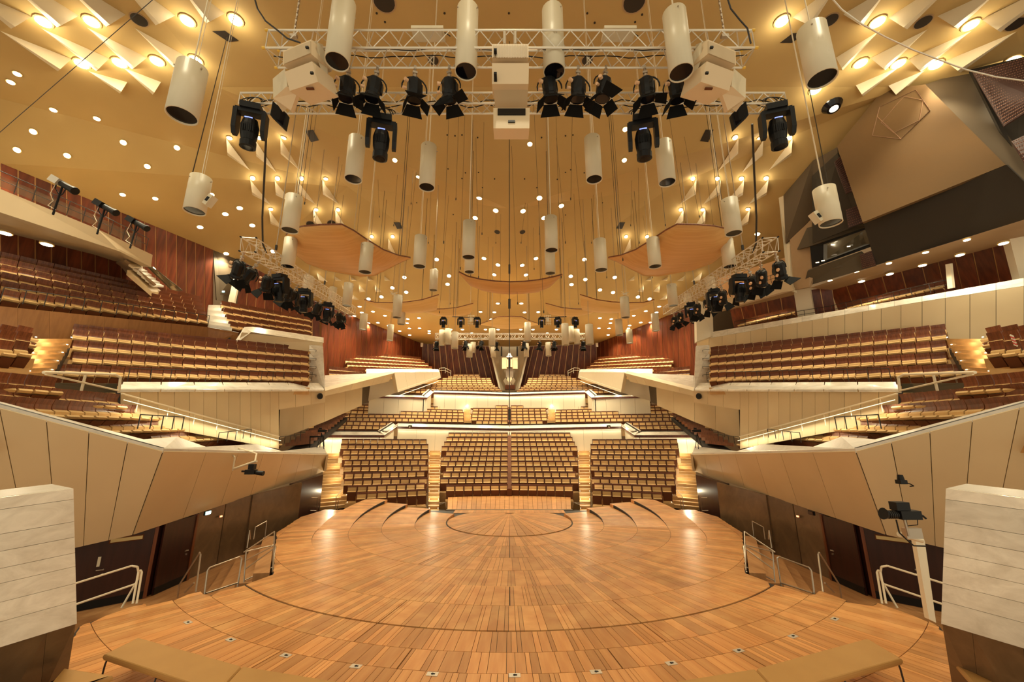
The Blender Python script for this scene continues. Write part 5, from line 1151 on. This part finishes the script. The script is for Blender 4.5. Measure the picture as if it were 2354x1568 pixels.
t = thing('power_cable', 'black cable looping to the right end of the top truss', 'cable', P(1720, 80, 9)); MB().path([P(x, y, 9) for x, y in ((1672, -5), (1680, 20), (1700, 45), (1718, 65), (1726, 100))], .018, 6).build('cable', 'rail', t)
t = thing('side_wire', 'long black cable hanging beside the near left cylinder', 'cable', P(439, 410, 10.4)); MB().tube(P(439, 412, 10.45), P(522, 85, 14.6), .012, 4).build('cable', 'rail', t)
t = thing('side_wire', 'long black cable hanging beside the near right cylinder', 'cable', P(1905, 430, 10.2)); MB().tube(P(1905, 432, 10.2), P(1838, 90, 14.6), .012, 4).build('cable', 'rail', t)
for s in (-1, 1):
    p = PX(s, 483 if s < 0 else 466, 462 if s < 0 else 500, 10.3); t = thing('small_camera_box', 'small cream box fixed beside the hanging cylinder at %s' % SIDE[s], 'box', p)
    MB().box(p, (.12, .2, .3), Matrix.Rotation(-.5 * s, 3, 'Y')).build('housing', 'white', t); MB().box(p + Vector((0, -.11, 0)), (.06, .02, .12), Matrix.Rotation(-.5 * s, 3, 'Y')).build('front_label', 'black', t)

# ------------------------------------------------------------------ benches in the foreground
def bench(label, quad, h=.46, th=.09, legs=()):
    """quad: seat corners at height h in order round the top"""
    c = sum(quad, Vector()) / 4; t = thing('bench', label, 'bench', Vector((c.x, c.y, 0)), 'ochre benches behind the stage')
    m = MB(); e = .035
    ring = lambda z, i: [lerp(p, c, i / (p - c).length) + Vector((0, 0, z)) for p in quad]
    rs = [ring(-th, .03), ring(-th * .7, 0), ring(-e, 0), ring(-e * .3, .02), ring(0, .055)]
    v = sum(rs, []); fs = [(3, 2, 1, 0)]
    for k in range(4): fs += [(k * 4 + j, k * 4 + (j + 1) % 4, (k + 1) * 4 + (j + 1) % 4, (k + 1) * 4 + j) for j in range(4)]
    fs.append(tuple(range(16, 20))); m.add(v, fs); m.build('cushion', 'bench', t, smooth=False)
    for (u, w) in legs:
        p = lerp(lerp(quad[0], quad[1], u), lerp(quad[3], quad[2], u), w); o_ = (p - c); o_.z = 0
        MB().path([p + Vector((0, 0, -th)), p + Vector((0, 0, -th - .06)) + o_.normalized() * .02, Vector((p.x, p.y, 0)) + o_.normalized() * .05], .014, 6).build('leg', 'rail', t)
hb = .46
for s in (-1, 1):
    S = SIDE[s]; Z = lambda x, y: PZ(x if s < 0 else 2 * CX - x + (0 if s < 0 else 0), y, hb)
    if s < 0: A_, B_, C_, E_ = Z(316, 1465), Z(555, 1531), Z(500, 1590), Z(238, 1503)
    else: A_, B_, C_, E_ = PZ(1996, 1467, hb), PZ(1738, 1537, hb), PZ(1790, 1592, hb), PZ(2074, 1513, hb)
    bench('ochre leather bench with black legs, outer one at the %s bottom edge' % S, [A_, B_, C_, E_], hb, .09, ((.03, .95), (.95, .95), (.5, .95), (.06, .1), (.9, .1)))
    k = (B_ - A_); w_ = (C_ - B_); k2 = Matrix.Rotation(.12 * (1 if s > 0 else -1) * -1, 3, 'Z') @ k
    q2 = [B_ + k.normalized() * .01, B_ + k2, B_ + k2 + w_ * 1.0 + k.normalized() * .06, C_ + k.normalized() * .01]
    bench('ochre leather bench continuing towards the middle from the %s' % S, q2, hb, .09, ((.05, .9), (.95, .9)))
    c1 = PZ(150, 1534, hb) if s < 0 else PZ(2196, 1526, hb); c2 = PZ(262, 1551, hb) if s < 0 else PZ(2244, 1566, hb)
    if s > 0: c2 = PZ(2264, 1560, hb)
    bench('ochre leather bench corner nearest the %s stone flank' % S, [c1, c2, c2 + Vector((s * .9, -1.0, 0)), c1 + Vector((s * -.0 + s * -.5 * 0, -1.0, 0)) + Vector((-.6 * -s * -1, 0, 0))], hb, .09, ((.2, .2), (.8, .2)))

# ------------------------------------------------------------------ railings around the stage, cameras
def tubes(name, label, lines, r=.024, m='steel', cat='railing'):
    t = thing(name, label, cat, lines[0][0])
    for i, L in enumerate(lines): MB().path(L, r, 7).build('handrail' if i == 0 else 'rail', m, t)
    return t
for s in (-1, 1):
    S = SIDE[s]; q = lambda L: pts(s, L)
    tubes('stage_railing', 'cream tube railing beside the %s stone flank' % S, [q([(120, 1358, 9.1), (302, 1301, 10.1), (316, 1303, 10.15), (318, 1315, 10.15), (305, 1388, 9.75)]), q([(120, 1408, 8.9), (310, 1343, 10.0)]), q([(314, 1388, 9.8), (326, 1316, 10.2), (323, 1311, 10.2), (318, 1330, 10.3), (279, 1398, 9.9)])], .024, 'cream')
    tubes('stage_railing', 'triangular steel railing on the %s side floor' % S, [q([(408, 1375, 12.4), (412, 1345, 12.4), (459, 1270, 12.2), (461, 1275, 12.2), (450, 1362, 11.2)]), q([(425, 1362, 12.0), (446, 1340, 11.8)])], .024)
    tubes('stage_railing', 'rectangular steel railing along the %s steps' % S, [q([(470, 1366, 10.6), (477, 1312, 10.9), (482, 1305, 10.95), (551, 1280, 11.9), (556, 1284, 11.9), (546, 1350, 11.6)]), q([(473, 1364, 10.6), (546, 1340, 11.6)])], .022)
    tubes('stage_railing', 'steel gate railing with diagonal bars at the %s stage corner' % S, [q([(560, 1345, 11.9), (566, 1268, 12.3), (630, 1253, 13.2), (633, 1256, 13.2), (626, 1316, 12.3)]), q([(560, 1270, 12.3), (631, 1222, 13.3), (627, 1316, 12.3)]), q([(562, 1290, 12.2), (628, 1255, 13.1)]), q([(562, 1310, 12.1), (628, 1262, 13.0)]), q([(561, 1335, 12), (627, 1304, 12.6)])], .02)
    tubes('stage_railing', 'upper thin steel railing behind the %s gate railing' % S, [q([(568, 1260, 14), (574, 1219, 14.3), (575, 1240, 14.3)]), q([(583, 1240, 16), (587, 1212, 16.3), (613, 1198, 17), (609, 1235, 16.8)])], .02)
    tubes('stage_railing', 'thin steel railing in front of the outer %s stairs' % S, [q([(690, 1180, 22), (691, 1144, 22.2), (729, 1144, 23)]), q([(691, 1174, 22), (728, 1174, 23)]), q([(728, 1180, 23), (730, 1144, 23)]), q([(734, 1178, 22.8), (737, 1140, 22.8)]), q([(770, 1178, 22.8), (773, 1142, 23), (786, 1126, 24)]), q([(775, 1176, 22.8), (778, 1148, 22.8)])], .02)
    tubes('leaning_post', 'pale leaning post in front of the dark corner on the %s' % S, [q([(702, 1182, 22.3), (690, 1125, 22.6)])], .06, 'tan', 'post')
    tubes('stage_railing', 'low steel railing at the foot of the inner %s stairs' % S, [q([(982, 1170, 24), (984, 1160, 24), (1024, 1155, 24.2), (1026, 1168, 24)]), q([(984, 1170, 24), (1022, 1156, 24.2)])], .016)
    # narrow metal strip in front of the centre stalls
    tubes('floor_rail', 'low metal kick rail behind the apron %s of centre' % S, [q([(1030, 1143, 27.0), (1098, 1138, 27.6)]), q([(1100, 1138, 27.6), (1169, 1133, 28.2)])], .03)
    # rails on the ledge
    for j, L in enumerate(([(316, 986, 11.9), (418, 988, 13.6)], [(500, 1018, 17.2), (575, 1006, 20.2)], [(640, 1022, 23), (690, 1014, 25.5)])):
        railing('ledge_rail', 'short black rail on the %s marble ledge, %s from the near end' % (S, ORD[j]), q(L), .42, 5, .018)
    railing('stair_rail', 'black rail beside the brown steps under the recessed %s wall' % S, q([(676, 1005, 27), (704, 1006, 28)]), .7, 3, .02, 'rail', 1)
    # tripod camera on the parapet end
    p = q([(735, 1038, 25.2)])[0]; t = thing('tripod_camera', 'black video camera on a tall tripod at the %s parapet end' % S, 'camera', p)
    hd = p + Vector((0, 0, 1.15))
    for a in (0, 2.1, 4.2): MB().tube(hd, p + Vector((.28 * math.cos(a), .28 * math.sin(a), 0)), .022, 5).build('leg', 'black', t)
    MB().box(hd + Vector((0, 0, .12)), (.45, .16, .16)).box(hd + Vector((.25 * -s, 0, .12)), (.16, .1, .1)).build('camera_body', 'black', t); MB().box(hd + Vector((-.1, 0, .26)), (.18, .05, .1)).build('viewfinder', 'black', t)
    if s < 0: tubes('small_desk_frame', 'thin black metal desk frame beside the left tripod camera', [q([(712, 1035, 26), (713, 1003, 26), (744, 1003, 26), (745, 1032, 26)]), q([(713, 1005, 26), (744, 1004, 26)])], .03, 'black', 'frame')
# bracket camera on the left parapet
t = thing('bracket_camera', 'black broadcast camera on a white arm below the left marble ledge', 'camera', P(578, 1085, 14.5))
MB().path([P(505, 1030, 16), P(533, 1042, 15), P(540, 1052, 14.8), P(535, 1082, 14.7)], .03, 7).path([P(537, 1078, 14.7), P(590, 1060, 14.5)], .045, 8).path([P(545, 1028, 17), P(590, 1043, 15.2), P(586, 1062, 14.5)], .03, 7).build('arm', 'white', t)
c = P(577, 1085, 14.2)
MB().box(c, (.34, .2, .16)).tube(c + Vector((.15, 0, -.02)), c + Vector((.45, 0, -.05)), .065, 10, .085).build('camera_body', 'black', t); MB().box(c + Vector((.02, 0, .18)), (.2, .16, .18)).build('viewfinder', 'black', t); MB().box(c + Vector((-.24, 0, .02)), (.18, .05, .06)).build('handle', 'black', t)
# big camera on the right
t = thing('broadcast_camera', 'large black broadcast camera on a jointed arm before the right parapet', 'camera', P(2075, 1185, 8.6))
c = P(2085, 1183, 8.4)
m = MB().box(c, (.42, .22, .17)); m.box(c + Vector((-.12, 0, .17)), (.28, .18, .16)); m.build('camera_body', 'black', t)
m = MB(); m.tube(c + Vector((-.2, 0, -.01)), c + Vector((-.42, 0, .0)), .075, 14, .07).tube(c + Vector((-.42, 0, 0)), c + Vector((-.50, 0, .02)), .08, 14, .12); m.build('lens', 'black', t)
for k in range(5): MB().tube(c + Vector((-.23 - .04 * k, 0, 0)), c + Vector((-.245 - .04 * k, 0, 0)), .083, 14).build('focus_ring', 'rail', t)
MB().path([c + Vector((.2, 0, 0)), c + Vector((.32, 0, -.02)), c + Vector((.38, 0, -.08))], .02, 6).build('handle', 'black', t)
MB().path([c + Vector((-.25, 0, -.1)), c + Vector((-.24, 0, -.35)), c + Vector((-.12, 0, -.48)), c + Vector((.0, 0, -.6)), c + Vector((.28, .05, -.62))], .014, 6).build('cable', 'black', t)
MB().path([c + Vector((.2, 0, -.08)), c + Vector((.18, 0, -.2)), c + Vector((-.05, 0, -.22))], .008, 5).build('cable', 'black', t)
MB().tube(c + Vector((-.08, 0, -.1)), c + Vector((-.06, 0, -.42)), .025, 8).box(c + Vector((.12, .1, -.38)), (.34, .1, .2)).build('pan_head', 'steel', t)
MB().tube(P(2068, 1228, 8.5), P(2118, 1242, 8.7), .055, 10).build('arm', 'cream', t)
MB().slab([P(2104, 1238, 8.9), P(2126, 1244, 8.9), P(2152, 1432, 8.4), P(2136, 1424, 8.4)], Vector((0, .1, 0))).build('post', 'cream', t)
t = thing('dome_camera', 'small black remote camera fixed high on the right parapet', 'camera', P(2076, 1110, 10.6)); c = P(2072, 1108, 10.5)
MB().box(c, (.18, .16, .1)).tube(c + Vector((0, 0, .05)), c + Vector((0, 0, .18)), .08, 10, .06).build('body', 'black', t); MB().path([c + Vector((.08, 0, -.02)), c + Vector((.22, 0, -.05)), c + Vector((.3, 0, -.1)), c + Vector((.2, 0, -.11))], .014, 6).build('cable', 'black', t)
# followspots on the left balcony
for i, (x, y, D, mt_) in enumerate(((145, 424, 15.5, 'alu'), (242, 476, 17.5, 'black'), (315, 513, 19, 'black'))):
    c = P(x, y, D); t = thing('followspot', ('silver topped' if i == 0 else 'black') + ' long followspot lamp, %s from left on the left balcony' % ORD[i], 'followspot', c - Vector((0, 0, 1.2)), 'followspots on the left balcony')
    rm = Matrix.Rotation(.5, 3, 'Y'); d = rm @ Vector((1, 0, 0))
    MB().box(c - d * .28, (.40, .34, .26), rm).build('lamp_house', mt_, t)
    MB().tube(c - d * .1, c + d * .55, .11, 12, .13).tube(c + d * .5, c + d * .62, .15, 12).build('barrel', 'black', t)
    MB().tube(c - Vector((0, 0, .1)), c - Vector((.05, 0, 1.3)), .035, 8).path([c + d * .2, c + Vector((.1, 0, -.4)), c + Vector((0, 0, -.5)), c - d * .3 + Vector((0, 0, -.3)), c - d * .3], .02, 6).build('stand', 'black', t)
    MB().path([c - d * .3, c + Vector((-.4, 0, -.4)), c + Vector((-.2, 0, -.7)), c + Vector((-.35, 0, -.9)), c + Vector((0, 0, -1.1))], .012, 5).build('cable', 'cream', t)
# little cameras on the parapet and other small things
for s in (-1, 1):
    c = PX(s, 943, 980, 35.5); t = thing('parapet_camera', 'tiny black camera hanging from the lower parapet %s of centre' % SIDE[s], 'camera', c)
    MB().box(c, (.3, .2, .16)).build('body', 'black', t); MB().tube(c + Vector((0, -.1, -.06)), c + Vector((0, -.22, -.1)), .06, 8).build('lens', 'white', t)
    c = PX(s, 970, 793, 50); t = thing('wall_projector', 'tiny grey lamp high on the rear wall corner %s' % SIDE[s], 'lamp', c); MB().box(c, (.3, .2, .5)).build('body', 'steel', t); MB().box(c + Vector((0, -.12, -.2)), (.15, .05, .1)).build('lens', 'alu', t)
c = P(515, 671, 27); t = thing('exit_sign', 'small glowing greenish lamp on the wall above the left terrace steps', 'sign', c); MB().box(c, (.2, .1, .14)).build('housing', 'rail', t); MB().box(c - Vector((0, .07, 0)), (.16, .02, .1)).build('lit_panel', 'exit', t)
c = P(2338, 812, 13.2); t = thing('exit_lamp', 'glowing greenish lamp at the right edge below the corner box', 'lamp', c); MB().box(c, (.16, .08, .12)).build('housing', 'rail', t); MB().box(c - Vector((0, .06, 0)), (.12, .02, .1)).build('lit_panel', 'exit', t)
t = thing('barrier_tape', 'red and white striped tape hanging on the right corner box', 'tape', P(2330, 780, 12.8)); m = MB(); m2 = MB()
for k in range(7): (m if k % 2 else m2).box(P(2326 + k * 1.5, 772 + k * 3.6, 12.75), (.12, .01, .055), Matrix.Rotation(.5, 3, 'Y'))
m.build('red_stripes', 'red', t); m2.build('white_stripes', 'white', t)
